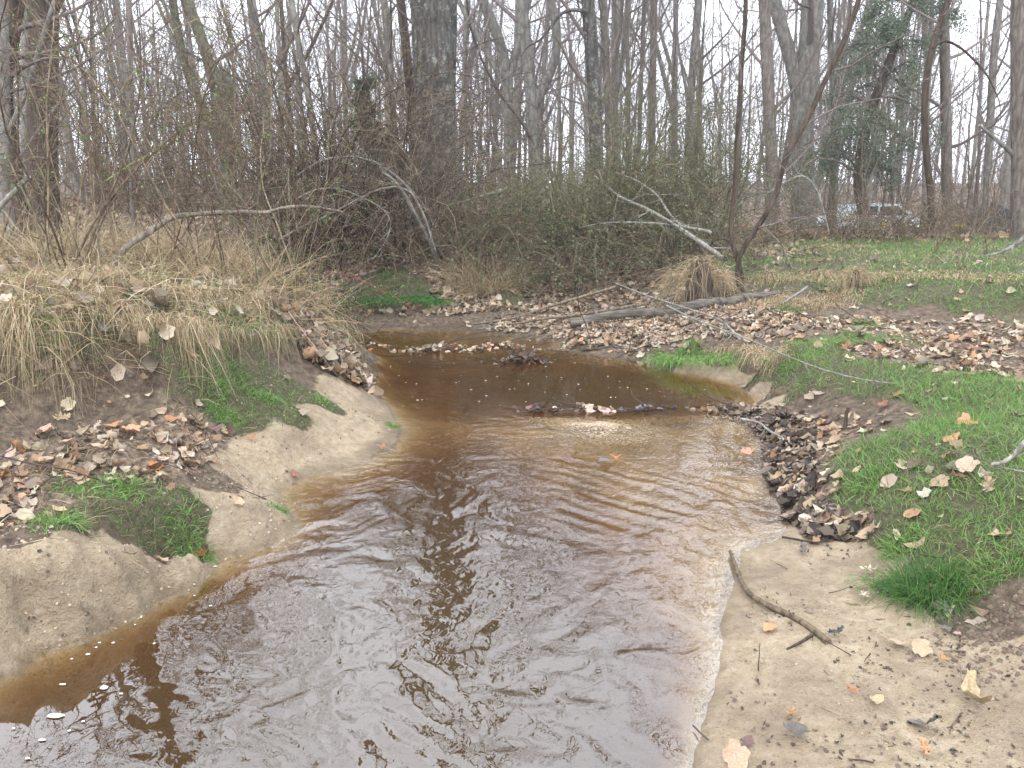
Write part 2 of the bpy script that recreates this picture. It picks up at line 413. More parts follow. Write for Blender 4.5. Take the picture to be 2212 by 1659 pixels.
M_OAK = bark('oak_bark', (.016, .014, .012), (.11, .10, .088), 6, (.30, .33, .29), .2, .62)
M_DARK = bark('dark_bark', (.02, .013, .009), (.10, .072, .052), 7, (.14, .13, .10), .1, .3)
M_GREY = bark('grey_bark', (.075, .068, .060), (.24, .225, .20), 5, (.30, .32, .27), .3, .5)
M_BROWN = bark('brown_bark', (.06, .047, .040), (.20, .17, .145), 8, (.22, .21, .17), .2, .4)
M_MOSSB = bark('mossy_bark', (.045, .042, .028), (.17, .16, .11), 6, (.14, .19, .06), .25, .7)
M_TWIG = bark('twig_bark', (.085, .066, .060), (.26, .21, .19), 20, None, .5)
M_SHRUB = bark('shrub_bark', (.05, .038, .028), (.20, .165, .125), 14, (.2, .23, .15), .3, .3)
M_PALE = bark('pale_dead_wood', (.10, .09, .075), (.31, .29, .255), 12, (.45, .5, .43), .2, .5)
M_LOG = bark('weathered_log_bark', (.035, .03, .025), (.20, .18, .155), 9, (.3, .3, .26), .12, .15, 0)

def leafy(name, transl=.35, rough=.5, spec=.35, objcol=False):
    t = NT(name)
    col = t.n("ShaderNodeObjectInfo").outputs['Color'] if objcol else t.attr('tint')
    v = t.coord()
    if objcol:
        n = t.noise(v, 14, 4, .6); n2 = t.noise(v, 60, 2)
        col = t.mix(t.ramp(n, (.35, 0), (.75, .75)), col, t.mix(1.0, col, (.42, .33, .27), 'MULTIPLY'))
        col = t.mix(t.ramp(n2, (.62, 0), (.7, .5)), col, t.mix(1.0, col, (.3, .25, .2), 'MULTIPLY'))
    b = t.n("ShaderNodeBsdfPrincipled", Base__Color=col, Roughness=rough)
    b.inputs['Specular IOR Level'].default_value = spec
    tr = t.n("ShaderNodeBsdfTranslucent", Color=col)
    mx = t.n("ShaderNodeMixShader", **{'0': transl, '1': b.outputs[0], '2': tr.outputs[0]})
    return t.finish(mx)
M_BLADE = leafy('grass_blades', .35, .55)
M_STRAW = leafy('dry_straw', .25, .7, .2)
M_LEAF = leafy('green_leaves', .3, .4, .5)
M_LITTER = leafy('dead_leaves', .12, .6, .3)
M_LEAFOBJ = leafy('dead_leaf_single', .12, .55, .3, True)

# ground
def ground_mat():
    t = NT('ground_soil'); v = t.coord()
    z = t.attr('zone'); sep = t.n("ShaderNodeSeparateColor", Color=z)
    wet = t.attr('wet', 'Fac')
    n1 = t.noise(v, 3.5, 6, .6); n2 = t.noise(v, 22, 6, .65); n3 = t.noise(v, 110, 4, .6)
    n4 = t.noise(v, 48, 5, .7)
    sand = t.ramp(n2, (.25, (.26, .195, .125)), (.5, (.385, .305, .205)), (.75, (.48, .40, .29)))
    sand = t.mix(t.ramp(n4, (.30, .55), (.43, 0)), sand, (.15, .112, .08))
    sand = t.mix(t.ramp(n1, (.42, 0), (.66, .7)), sand, (.20, .15, .105))
    speck = t.math('MULTIPLY', t.ramp(n3, (.58, 0), (.66, 1)), t.ramp(t.noise(v, 6, 3), (.45, .0), (.62, 1)))
    sand = t.mix(t.math('MULTIPLY', speck, .8), sand, (.075, .055, .042))
    soil = t.ramp(n2, (.3, (.05, .036, .025)), (.5, (.125, .092, .063)), (.75, (.25, .195, .14)))
    litter = t.ramp(t.noise(v, 30, 5, .7), (.35, (.055, .04, .028)), (.5, (.16, .115, .08)), (.68, (.34, .26, .19)))
    moss = t.ramp(t.noise(v, 45, 4, .7), (.3, (.05, .042, .026)), (.55, (.10, .09, .05)), (.8, (.22, .18, .12)))
    bed = t.ramp(n1, (.3, (.22, .155, .09)), (.55, (.38, .295, .19)), (.75, (.48, .40, .28)))
    k1 = t.ramp(t.math('ADD', sep.outputs[0], t.math('MULTIPLY', t.math('SUBTRACT', n2, .5), .6)), (.42, 0), (.58, 1))
    k2 = t.ramp(t.math('ADD', sep.outputs[1], t.math('MULTIPLY', t.math('SUBTRACT', n2, .5), .8)), (.4, 0), (.65, 1))
    k3 = t.ramp(t.math('ADD', sep.outputs[2], t.math('MULTIPLY', t.math('SUBTRACT', n2, .5), .6)), (.4, 0), (.6, 1))
    col = t.mix(k3, soil, litter); col = t.mix(k2, col, moss); col = t.mix(k1, col, sand)
    col = t.mix(t.attr('bed', 'Fac'), col, bed)
    col = t.mix(t.math('MULTIPLY', wet, .62), col, t.mix(1.0, col, (.35, .30, .24), 'MULTIPLY'))
    h = t.math('ADD', t.math('ADD', t.math('MULTIPLY', n2, 1.0), t.math('MULTIPLY', n4, .7)), t.math('MULTIPLY', n3, .35))
    rough = t.math('SUBTRACT', .95, t.math('MULTIPLY', wet, .45))
    b = t.n("ShaderNodeBsdfPrincipled", Base__Color=col, Roughness=rough, Normal=t.bump(h, .95, .036))
    b.inputs['Specular IOR Level'].default_value = .3
    return t.finish(b)
M_GROUND = ground_mat()

def water_mat():
    t = NT('stream_water'); v = t.coord()
    dep = t.attr('depth', 'Fac')
    rough = t.attr('riffle', 'Fac')
    n1 = t.noise(v, 15, 2, .45, 1.2); n2 = t.noise(v, 60, 2, .5, .6)
    h = t.math('ADD', n1, t.math('MULTIPLY', n2, .10))
    nb = t.bump(t.math('MULTIPLY', h, rough), 1.0, .0025)
    def ab(k): return t.math('POWER', 2.71828, t.math('MULTIPLY', dep, -k))
    comb = t.n("ShaderNodeCombineColor", Red=ab(3.4), Green=ab(6.4), Blue=ab(12.5))
    tr = t.n("ShaderNodeBsdfTransparent", Color=comb.outputs[0])
    mud = t.n("ShaderNodeBsdfDiffuse", Color=(.046, .027, .009, 1))
    turb = t.math('SUBTRACT', 1.0, ab(4.0))
    body = t.n("ShaderNodeMixShader", **{'0': turb, '1': tr.outputs[0], '2': mud.outputs[0]})
    gl = t.n("ShaderNodeBsdfGlossy", Color=(1, 1, 1, 1), Roughness=.008, Normal=nb)
    fr0 = t.n("ShaderNodeFresnel", IOR=2.0, Normal=nb)
    back = t.n("ShaderNodeNewGeometry").outputs['Backfacing']
    fr = t.n("ShaderNodeMath", _operation='MULTIPLY', **{'0': fr0.outputs[0], '1': t.math('SUBTRACT', 1.0, back)})
    mx = t.n("ShaderNodeMixShader", **{'0': fr.outputs[0], '1': body.outputs[0], '2': gl.outputs[0]})
    return t.finish(mx)
M_WATER = water_mat()
def simple(name, col, rough=.6, spec=.4, metal=0, noise=0):
    t = NT(name); b = t.n("ShaderNodeBsdfPrincipled", Roughness=rough, Metallic=metal)
    c1 = (*col, 1)
    if noise:
        n = t.noise(t.coord(), noise, 4); t.set(b, 'Base Color', t.mix(t.ramp(n, (.3, 0), (.7, .8)), c1, tuple(x * .55 for x in col)))
    else: t.set(b, 'Base Color', c1)
    b.inputs['Specular IOR Level'].default_value = spec
    return t.finish(b)

# ------------------------------------------------------------------ ground sheet
def axis_y():
    ys = [-30., -12, -5, -2, -1, -.4, 0, .4, .8, 1.1, 1.3]; y = 1.5
    while y < 230: ys.append(y); y += max(.0115, .0056 * y) if y < 13 else (.0056 * y + (y - 13) * .08)
    return np.array(ys)
def axis_x(core, step, lim, g=.03):
    xs = [0.]
    while xs[-1] < lim: xs.append(xs[-1] + step + max(0, xs[-1] - core) * g)
    xs = np.array(xs); return np.concatenate([-xs[:0:-1], xs])
def grid(xs, ys):
    X, Y = np.meshgrid(xs, ys)
    i = np.arange(X.size).reshape(X.shape)
    F = np.stack([i[:-1, :-1], i[:-1, 1:], i[1:, 1:], i[1:, :-1]], -1).reshape(-1, 4)
    return X.ravel(), Y.ravel(), F
gx, gy, gF = grid(axis_x(2.4, .018, 230, .05), axis_y())
gz, gW = field(gx, gy, True)
g = Geo(); g.add(np.stack([gx, gy, gz], 1), gF)
ground = g.build('ground', M_GROUND, kind='structure')
me = ground.data
def fattr(me, name, arr):
    a = me.attributes.new(name, 'FLOAT', 'POINT'); a.data.foreach_set('value', np.asarray(arr, np.float32))
a = me.attributes.new('zone', 'FLOAT_COLOR', 'POINT')
a.data.foreach_set('color', np.stack([gW[:, 0], gW[:, 2], gW[:, 3], np.ones(len(gx))], 1).astype(np.float32).ravel())
under = np.clip(-gz / .02 + .3, 0, 1)
fattr(me, 'bed', under * np.clip(gW[:, 4] * 1.4 + .1 - gz * 2, 0, 1))
fattr(me, 'wet', (gz > -.008) * (np.clip((np.where(gx < 0, .045, .014) - gz + np.where(gx < 0, .04, .02) * fbm(gx * 4, gy * 4, 3)) / .025, 0, 1) * .8 + np.clip(.25 - gz / .1 + .9 * fbm(gx * 3 + 7, gy * 3, 3), 0, 1) * .4))

# ------------------------------------------------------------------ water sheet
def wy():
    ys = [-3., -1.5, -.6, 0, .4, .7, .9]; y = 1.0
    while y < 10.9: ys.append(y); y += max(.009, .004 * y)
    return np.array(ys)
wx, wyy, wF = grid(axis_x(2.2, .0135, 11, .035), wy())
wz0 = field(wx, wyy)
keep = (wz0 < .05)
def blob(x, y, pts, fall):
    s = np.zeros(len(x))
    for (u, v, r, k) in pts:
        p = PZ(u, v, 0); s = np.maximum(s, k * np.exp(-(((x - p[0]) ** 2 + (y - p[1]) ** 2) / r ** 2)))
    return s
def waves(x, y, n, lmin, lmax, th0, spread, warp=.35):
    h = np.zeros(len(x)); wxp = x + warp * .12 * fbm(x * 2.1, y * 2.1, 3); wyp = y + warp * .12 * fbm(x * 2.1 + 9, y * 2.1 + 4, 3)
    for i in range(n):
        lam = lmin * (lmax / lmin) ** rng.random(); th = th0 + spread * (rng.random() * 2 - 1); k = 2 * np.pi / lam
        h += lam * np.sin(k * (wxp * math.cos(th) + wyp * math.sin(th)) + rng.random() * 6.28)
    return h / math.sqrt(n)
calm = np.clip(1 - blob(wx, wyy, [(120, 1480, .75, 1), (300, 1380, .45, .9), (0, 1600, .6, .8), (480, 1250, .3, .7), (1450, 830, 1.1, .75), (1250, 830, .9, .65), (680, 1080, .35, .6)], 1), .06, 1)
amp = calm * (.55 + .45 * np.clip(fbm(wx * .9, wyy * .9 + 3, 3) + .6, 0, 1))
near = np.clip((5.0 - wyy) / 1.0, .35, 1)
h = (waves(wx, wyy, 60, .085, .42, 1.35, 3.14, 2.6) * .0135 + waves(wx, wyy, 30, .045, .08, 1.35, 3.14, 2.0) * .0085) * amp * near
# riffle streaks over the shallow right side: crests run away from the gravel towards the right bank
a1, a2 = PZ(1230, 1010), PZ(1680, 1120)
th = math.atan2(a2[1] - a1[1], a2[0] - a1[0]) + math.pi / 2
rif = blob(wx, wyy, [(1350, 1060, .45, 1), (1500, 1090, .5, 1), (1600, 1110, .4, .9), (1250, 1030, .35, .8), (1450, 1180, .35, .7), (1400, 1300, .3, .35)], 1)
h += waves(wx, wyy, 10, .06, .15, th, .16, .7) * .016 * rif
rif2 = blob(wx, wyy, [(950, 905, .5, 1), (860, 860, .45, 1), (1060, 915, .4, .9), (1180, 925, .35, .8), (860, 780, .6, .6), (900, 740, .8, .45), (850, 990, .35, .8), (950, 960, .4, .6), (1150, 745, .5, .4)], 1)
h += waves(wx, wyy, 22, .04, .16, 1.5, .7, 1.0) * .0125 * rif2
shal = np.clip((-wz0 - .0) / .045, .03, 1)
h = h * shal
h = np.clip(h, -.03, .03)
vk = keep[wF].any(1)
used = np.zeros(len(wx), bool); used[wF[vk].ravel()] = True
remap = np.cumsum(used) - 1
g = Geo(); g.add(np.stack([wx, wyy, h], 1)[used], remap[wF[vk]])
water = g.build('stream_water', M_WATER, kind='structure')
fattr(water.data, 'depth', np.clip(-wz0[used], 0, .6) * 1.0)
fattr(water.data, 'riffle', np.clip(.25 + .75 * amp[used] + .9 * rif[used] + 1.2 * rif2[used], .1, 1.6) * calm[used])

# ------------------------------------------------------------------ trees
def resample(pts, n):
    pts = np.asarray(pts, float); d = np.r_[0, np.cumsum(np.linalg.norm(np.diff(pts, axis=0), axis=1))]
    s = np.linspace(0, d[-1], n)
    out = np.stack([np.interp(s, d, pts[:, k]) for k in range(3)], 1)
    if len(pts) > 2:
        for _ in range(2): out[1:-1] = .25 * out[:-2] + .5 * out[1:-1] + .25 * out[2:]
    return out
def crown_from(geo, P, Rad, spec, tint, sides=(6, 5, 4, 3, 3), leaves=None):
    """spec: list of levels (k, t0, t1, angle, length ratio, radius ratio, segments, wander, trop)"""
    allp = []
    for lv, (k, t0, t1, ang, lr, rr, N, wan, trop) in enumerate(spec):
        S, D, L, r = spawn(P, Rad, k, t0, t1, ang, lr, rr)
        Pn = grow(S, D, L, N, wan, trop)
        Rn = taper(r, N, .22, .8)
        tubes(geo, Pn, Rn, sides[lv], np.tile(np.asarray(tint), (len(Pn), 1)) * (1 + .25 * (rng.random((len(Pn), 1)) - .5)))
        P, Rad = Pn, Rn; allp.append(Pn)
    return allp
BIG = [(13, .16, .98, 1.0, .36, .38, 8, .30, .10), (6, .2, .98, .85, .48, .5, 6, .35, .05), (6, .15, 1, .8, .5, .5, 4, .4, .03), (4, .1, 1, .75, .55, .55, 3, .4, .0)]
def tree_template(seed, H, r0, spec, lean=.03, fork=False, low=0):
    global rng
    rng = np.random.default_rng(seed)
    tr, cr = Geo(), Geo()
    N = 16
    d = np.array([[rng.normal(0, lean), rng.normal(0, lean), 1]])
    P = grow(np.array([[0, 0, -.3]]), d, np.array([H]), N, .09, .04)
    Rr = taper([r0], N, .12, .9); Rr[:, 0] *= 1.45; Rr[:, 1] *= 1.08
    tubes(tr, P, Rr, 10, lump=.08)
    base = P; bR = Rr
    if fork:
        S = P[0, 4:6]; Pf = grow(S, np.array([[rng.normal(0, .5), rng.normal(0, .5), 1.]] * 2), np.array([H * .7, H * .6]), 16, .15, .06)
        Rf = taper([r0 * .62, r0 * .5], 16, .15); tubes(tr, Pf, Rf, 8, lump=.06)
        base = np.concatenate([P, Pf]); bR = np.concatenate([Rr, Rf])
        spec = [(9,) + spec[0][1:]] + spec[1:]
    crown_from(cr, base, bR, spec, (1, 1, 1))
    return tr, cr
TINTS = {'grey': (1, 1, 1), 'brown': (.9, .82, .78), 'reddish': (1.15, .85, .82)}
templates = []
barks = [M_GREY, M_BROWN, M_GREY, M_BROWN, M_DARK, M_BROWN, M_GREY]
tdef = [(1, 15.5, .115, False), (2, 14, .08, False), (3, 16.5, .16, True), (4, 13, .07, False), (5, 15, .105, True), (6, 11, .05, False), (8, 16, .13, False)]
for k, (sd, H, r0, fk) in enumerate(tdef):
    tr, cr = tree_template(sd, H, r0, BIG, .04, fk)
    templates.append((tr.mesh('trunk', barks[k]), cr.mesh('branches', M_TWIG), H, r0))
SAP = [(16, .12, .98, .7, .42, .5, 6, .3, .12), (6, .15, 1, .7, .5, .5, 4, .35, .06), (5, .1, 1, .7, .5, .55, 3, .4, .03)]
sap_t = []
for sd, H, r0 in ((21, 6.5, .035), (22, 5, .025), (23, 8, .05), (24, 4, .02)):
    tr, cr = tree_template(sd, H, r0, SAP, .12, sd % 2 == 0)
    sap_t.append((tr.mesh('trunk', M_SHRUB), cr.mesh('branches', M_SHRUB), H, r0))
rng = np.random.default_rng(77)

def place_template(tp, x, y, z, sc, rz, name, label, cat, group):
    o = empty(name, (x, y, z)); o.scale = (sc, sc, sc); o.rotation_euler = (random.gauss(0, .02), random.gauss(0, .02), rz)
    tag(o, label, cat, group)
    for me_, nm in ((tp[0], 'trunk'), (tp[1], 'branches')):
        q = bpy.data.objects.new(nm, me_); COL.objects.link(q); q.parent = o
    return o

# hero trees: trunk lines traced from where they stand; (u, v) at distance y, carried on up to a full height
def line3(pts, y, H):
    P = [PY(u, v, y) for (u, v) in pts]
    P = sorted(P, key=lambda p: p[2])
    b = P[0].copy()
    zz = float(zg(b[0], b[1])[0])
    if b[2] > zz: P.insert(0, np.array([b[0], b[1] + 0, zz - .15]))
    top, pre = P[-1], P[-2]
    d = norm((top - pre)[None])[0]; d = norm((d + np.array([0, 0, .6]))[None])[0]
    while P[-1][2] < H: P.append(P[-1] + d * 2.0 + np.array([rng.normal(0, .07), rng.normal(0, .07), 0]))
    return P
def hero(name, label, cat, pts, wpx, y, H, mat, spec=BIG, limbs=(), flare=1.3, lump=.07, sides=14, tmin=None, group=None, crown_mat=None, tint=(1, 1, 1), n=34):
    H = H if name == 'oak_tree' else (1.65 + y * .9 if name in ('elbow_tree', 'broad_tree', 'edge_tree', 'dark_tree') else 1.65 + y * .52)
    P = resample(line3(pts, y, H), n); Nn = len(P)
    r0 = wpx * y / F_PX / 2 * 1.0
    s = np.linspace(0, 1, Nn)
    frame = np.interp(s, [0, .42, 1], [1.04, .95, .2]) * r0
    frame[0] *= flare; frame[1] *= 1 + (flare - 1) * .45; frame[2] *= 1 + (flare - 1) * .15
    o = empty(name, tuple(P[0])); tag(o, label, cat, group)
    off = P[0].copy()
    g = Geo(); tubes(g, (P - off)[None], frame[None], sides, lump=lump)
    g.build('trunk', mat, o)
    bP, bR = [P], [frame]
    for (lp, lw, ly, lH) in limbs:
        LP = [PY(u, v, ly) for (u, v) in lp]
        d = norm((LP[-1] - LP[-2])[None])[0]
        lH = min(lH, 1.65 + ly * .6)
        while LP[-1][2] < lH: LP.append(LP[-1] + norm((d + np.array([0, 0, .25]))[None])[0] * 1.2 + rng.normal(0, .06, 3))
        LP = resample(LP, Nn); lr = lw * ly / F_PX / 2; LR = np.interp(np.linspace(0, 1, Nn), [0, .5, 1], [1.1, .85, .2]) * lr
        g = Geo(); tubes(g, (LP - off)[None], LR[None], 9, lump=.06)
        g.build('limb', mat, o); bP.append(LP); bR.append(LR)
    if spec:
        g = Geo(); sp = list(spec)
        if tmin is not None: sp[0] = (sp[0][0], tmin) + sp[0][2:]
        if limbs: sp[0] = (max(4, int(sp[0][0] * .7)),) + sp[0][1:]
        crown_from(g, np.stack(bP) - off, np.stack(bR), sp, tint)
        g.build('branches', crown_mat or M_TWIG, o)
    return o
MID = [(12, .15, .98, 1.0, .30, .36, 8, .30, .10), (5, .2, .98, .85, .48, .5, 5, .35, .05), (5, .15, 1, .8, .5, .5, 3, .4, .03), (3, .1, 1, .75, .6, .55, 2, .4, .0)]
MIDL = [(12, .10, .98, 1.0, .28, .36, 7, .32, .08), (5, .2, .98, .8, .45, .5, 5, .35, .03), (4, .15, 1, .8, .55, .5, 3, .4, .0)]
hero('oak_tree', 'massive straight oak trunk with grey-green lichen behind the bramble mound, thickest tree in the middle', 'tree',
     [(944, 440), (940, 300), (933, 120), (930, 0)], 79, 15.5, 20, M_OAK, MID, flare=1.45, lump=.05, sides=26, tmin=.35, n=40)
hero('slim_oak_tree', 'slimmer dark trunk pressed close behind the right side of the massive lichened oak', 'tree',
     [(972, 400), (970, 250), (974, 100), (976, 0)], 24, 16.6, 18, M_OAK, MIDL)
hero('dark_tree', 'big dark brown trunk standing on the left bank behind the dry grass', 'tree',
     [(92, 460), (92, 300), (93, 150), (95, 0)], 55, 12.5, 17, M_DARK, MID, tmin=.3, sides=20,
     limbs=[([(100, 60), (118, 20), (134, -10)], 16, 12.5, 11)])
hero('pale_tree', 'pale grey smooth trunk just left of the big dark brown trunk', 'tree', [(53, 380), (54, 200), (56, 0)], 16, 13.5, 15, M_GREY, MIDL)
hero('leaning_tree', 'thick trunk leaning up to the right at the left edge of the wood', 'tree', [(2, 190), (20, 90), (38, 0)], 34, 11, 14, M_DARK, MIDL)
hero('smooth_tree', 'pale smooth-barked trunk with a low white fork at the far left edge', 'tree', [(12, 440), (8, 260), (9, 160)], 22, 10.5, 12, M_GREY, MIDL,
     limbs=[([(14, 290), (34, 250), (50, 220)], 9, 10.5, 5)])
hero('leaning_double_tree', 'mossy twin-stemmed tree leaning left over the gap beside the broken snag', 'tree',
     [(505, 420), (490, 330), (478, 260), (455, 140), (428, 60), (401, 0)], 23, 14.5, 15, M_MOSSB, MIDL,
     limbs=[([(498, 380), (470, 300), (434, 225), (402, 160), (388, 90), (371, 0)], 17, 14.5, 13)])
# broken snag
P = resample([PY(497, 440, 14), PY(492, 330, 14), PY(487, 240, 14), PY(481, 165, 14)], 16)
o = empty('broken_snag', tuple(P[0])); tag(o, 'short mossy broken-off trunk with a jagged top beside the leaning twin tree', 'dead tree')
g = Geo(); rr = np.full(16, 33 * 14 / F_PX / 2); rr[0] *= 1.3; rr[-3:] *= [1.1, 1.15, .95]
tubes(g, (P - P[0])[None], rr[None], 14, lump=.16)
top = P[-1] - P[0]
for k in range(9):
    a_ = k / 9 * 6.28; b_ = top + np.array([math.cos(a_), math.sin(a_), 0]) * .1
    tubes(g, np.array([[b_ - [0, 0, .1], b_ + [0, 0, .1], b_ + np.array([math.cos(a_) * .03, 0, .12 + .22 * random.random()])]]), np.array([[.05, .035, .006]]), 5)
g.build('trunk', M_MOSSB, o)
hero('speckled_tree', 'pale speckled trunk leaning slightly left between the snag and the bramble mound', 'tree', [(592, 420), (585, 368), (577, 250), (566, 140), (553, 60), (544, 0)], 17, 15, 16, M_GREY, MIDL)
hero('leaning_sapling', 'slender grey trunk leaning left above the bramble mound', 'tree', [(682, 330), (673, 250), (660, 170), (647, 110), (637, 50), (629, 0)], 13, 13.5, 13, M_GREY, MIDL)
hero('thin_tree', 'thin straight brown trunk rising through the thorn bushes on the left bank', 'tree', [(288, 520), (286, 380), (283, 200), (279, 0)], 12, 8.6, 9, M_BROWN, MIDL)
hero('ivy_tree', 'narrow pale trunk just left of the dark trunk by the oak', 'tree', [(850, 330), (847, 276), (845, 200), (843, 110), (830, 0)], 14, 17, 16, M_GREY, MIDL)
hero('dark_slim_tree', 'dark slim trunk immediately left of the massive oak', 'tree', [(896, 350), (891, 280), (886, 200), (878, 103), (865, 0)], 19, 16.5, 17, M_DARK, MIDL)
hero('forked_tree', 'grey tree whose trunk forks wide above the ivy mound right of the oak', 'tree', [(1100, 420), (1099, 300), (1098, 150), (1070, 60), (1040, 0)], 22, 22, 17, M_GREY, MIDL,
     limbs=[([(1099, 170), (1130, 70), (1140, 0)], 13, 22, 15), ([(1098, 200), (1050, 110), (1020, 60)], 10, 22, 12)])
hero('elbow_tree', 'grey tree with one limb bent like an elbow right of the forked tree', 'tree', [(1158, 420), (1152, 300), (1148, 200), (1137, 90), (1125, 0)], 24, 20, 17, M_GREY, MIDL,
     limbs=[([(1150, 240), (1180, 176), (1202, 135), (1207, 100), (1203, 55), (1190, 0)], 18, 20, 13)])
hero('straight_tree', 'straight dark grey trunk with an arched side branch right of the elbow-limbed tree', 'tree', [(1292, 440), (1288, 330), (1285, 220), (1278, 110), (1270, 0)], 29, 19, 18, M_OAK, MID,
     limbs=[([(1268, 25), (1235, 20), (1210, 30), (1170, 85), (1140, 100), (1120, 130)], 7, 18.8, 3)])
hero('companion_tree', 'slim trunk standing just right of the straight trunk with the arched branch', 'tree', [(1320, 400), (1317, 287), (1310, 150), (1303, 0)], 17, 21, 17, M_BROWN, MIDL)
for (u0, u1, w, y, lb) in ((1354, 1358, 9, 24, 'thin brown pole-like trunk, first right of the slim companion trunk'), (1392, 1381, 9, 25, 'thin grey pole-like trunk in the haze, second right of the companion trunk'), (1413, 1408, 15, 24, 'straight hazy brown trunk in the middle of the thin pole trees')):
    hero('pole_tree', lb, 'tree', [(u1, 400), (u1, 280), ((u0 + u1) / 2, 140), (u0, 0)], w, y, 18, M_BROWN, MIDL)
hero('hazy_tree', 'slanting grey trunk in the haze left of the crooked waterside saplings', 'tree', [(1485, 400), (1491, 213), (1500, 110), (1510, 0)], 17, 24, 18, M_GREY, MIDL)
hero('twin_tree', 'dark brown trunk behind the curved sapling', 'tree', [(1672, 470), (1669, 387), (1663, 260), (1657, 155), (1651, 0)], 24, 17, 17, M_BROWN, MID)
hero('broad_tree', 'broad grey trunk with a thick limb forking left, in the hazy right of the wood', 'tree', [(1738, 470), (1735, 400), (1732, 260), (1748, 130), (1757, 0)], 44, 20, 19, M_GREY, MID,
     limbs=[([(1728, 230), (1718, 170), (1700, 95), (1676, 20), (1665, -30)], 26, 20, 14)], lump=.05, sides=18)
hero('grey_tree', 'slim grey trunk between the broad forked tree and the evergreen', 'tree', [(1806, 420), (1800, 200), (1796, 100), (1790, 0)], 12, 21, 16, M_GREY, MIDL)
hero('thorn_tree', 'dark crooked trunk with a drooping arched branch right of the evergreen', 'tree', [(2014, 500), (2010, 400), (1997, 300), (1996, 200), (2006, 120), (2030, 50), (2050, 0)], 13, 14, 12, M_DARK, MIDL,
     limbs=[([(2012, 105), (2040, 85), (2075, 102), (2105, 130), (2135, 165), (2160, 220), (2163, 275)], 5, 13.8, 1)])
hero('upright_tree', 'upright brown trunk right of the crooked thorn tree', 'tree', [(2047, 480), (2045, 350), (2043, 200), (2038, 0)], 21, 18, 17, M_BROWN, MIDL)
hero('slanting_tree', 'slanting grey trunk between the upright brown trunk and the right edge trunk', 'tree', [(2130, 450), (2140, 250), (2145, 135), (2160, 0)], 15, 19, 16, M_GREY, MIDL)
hero('edge_tree', 'thick brown trunk cut off by the right edge of the picture', 'tree', [(2208, 540), (2206, 400), (2205, 200), (2203, 0)], 36, 12, 16, M_BROWN, MID, tmin=.3, sides=18)
# saplings growing beside the log
def sapling(name, label, pts, wpx, y, H, mat, fan=12, tw=1.0, extra=()):
    return hero(name, label, 'sapling', pts, wpx, y, H, mat, [(fan, .12, .97, .75, .20 * tw, .45, 7, .35, .05), (5, .2, 1, .7, .5, .55, 4, .4, 0), (3, .2, 1, .7, .5, .6, 3, .4, 0)], flare=1.15, lump=.1, sides=9, limbs=extra, n=44)
sapling('curved_sapling', 'long sapling curving up to the right from beside the fallen log',
        [(1604, 652), (1594, 618), (1588, 590), (1592, 548), (1612, 520), (1638, 492), (1664, 450), (1686, 412), (1688, 390), (1681, 364), (1712, 310), (1746, 263), (1768, 205), (1785, 163), (1812, 115), (1832, 77), (1855, 0)], 11, 8.9, 5.2, M_DARK)
sapling('crooked_sapling', 'upright crooked sapling crossing the curved one beside the fallen log',
        [(1598, 655), (1612, 610), (1600, 575), (1585, 545), (1578, 515), (1573, 484), (1580, 455), (1590, 420), (1590, 350), (1594, 262), (1600, 180), (1602, 116), (1612, 50), (1610, 0)], 10, 9.0, 5.4, M_DARK)
# bent stem that arches over the left bank
bp = [(228, 606), (243, 572), (262, 545), (290, 517), (322, 505), (345, 484), (370, 468), (410, 464), (450, 460), (500, 459), (541, 456), (572, 463), (600, 450), (650, 444), (700, 450), (740, 458)]
P = resample([PY(u, v, 5.6 + .0026 * (u - 228)) for u, v in bp], 40)
o = empty('bent_stem', tuple(P[0])); tag(o, 'grey bent stem arching low and level over the left bank towards the brambles', 'shrub')
g = Geo(); tubes(g, (P - P[0])[None], (np.linspace(.024, .009, 40) * (1 + .15 * rng.random(40)))[None], 8, np.array([[1.5, 1.5, 1.5]]), lump=.15); g.build('stem', M_SHRUB, o)
g = Geo(); crown_from(g, (P - P[0])[None], np.linspace(.02, .008, 40)[None], [(12, .45, 1, .8, .16, .5, 6, .35, .06), (4, .2, 1, .7, .5, .5, 4, .4, 0), (3, .2, 1, .7, .5, .5, 3, .4, 0)], (1, 1, 1)); g.build('twigs', M_SHRUB, o)
# a dead limb
def limb(name, label, pts, yy, w0, w1, mat, cat='branch', twigs=6, tint=(1, 1, 1), zs=None, group=None, sub=.25):
    P = [PY(u, v, yy if not hasattr(yy, '__len__') else yy[i]) for i, (u, v) in enumerate(pts)] if zs is None else [PZ(u, v, z) for (u, v), z in zip(pts, zs)]
    P = resample(P, 26)
    o = empty(name, tuple(P[0])); tag(o, label, cat, group)
    g = Geo(); rr = np.linspace(w0, w1, 26) * (1 + .2 * (rng.random(26) - .5)); tubes(g, (P - P[0])[None], rr[None], 8, np.array([tint]), lump=.18, cap=True)
    g.build('stem', mat, o)
    if twigs:
        g = Geo(); crown_from(g, (P - P[0])[None], rr[None], [(twigs, .2, 1, .7, sub, .5, 6, .35, .02), (3, .3, 1, .7, .45, .5, 4, .4, 0)], tint); g.build('twigs', mat, o)
    return o

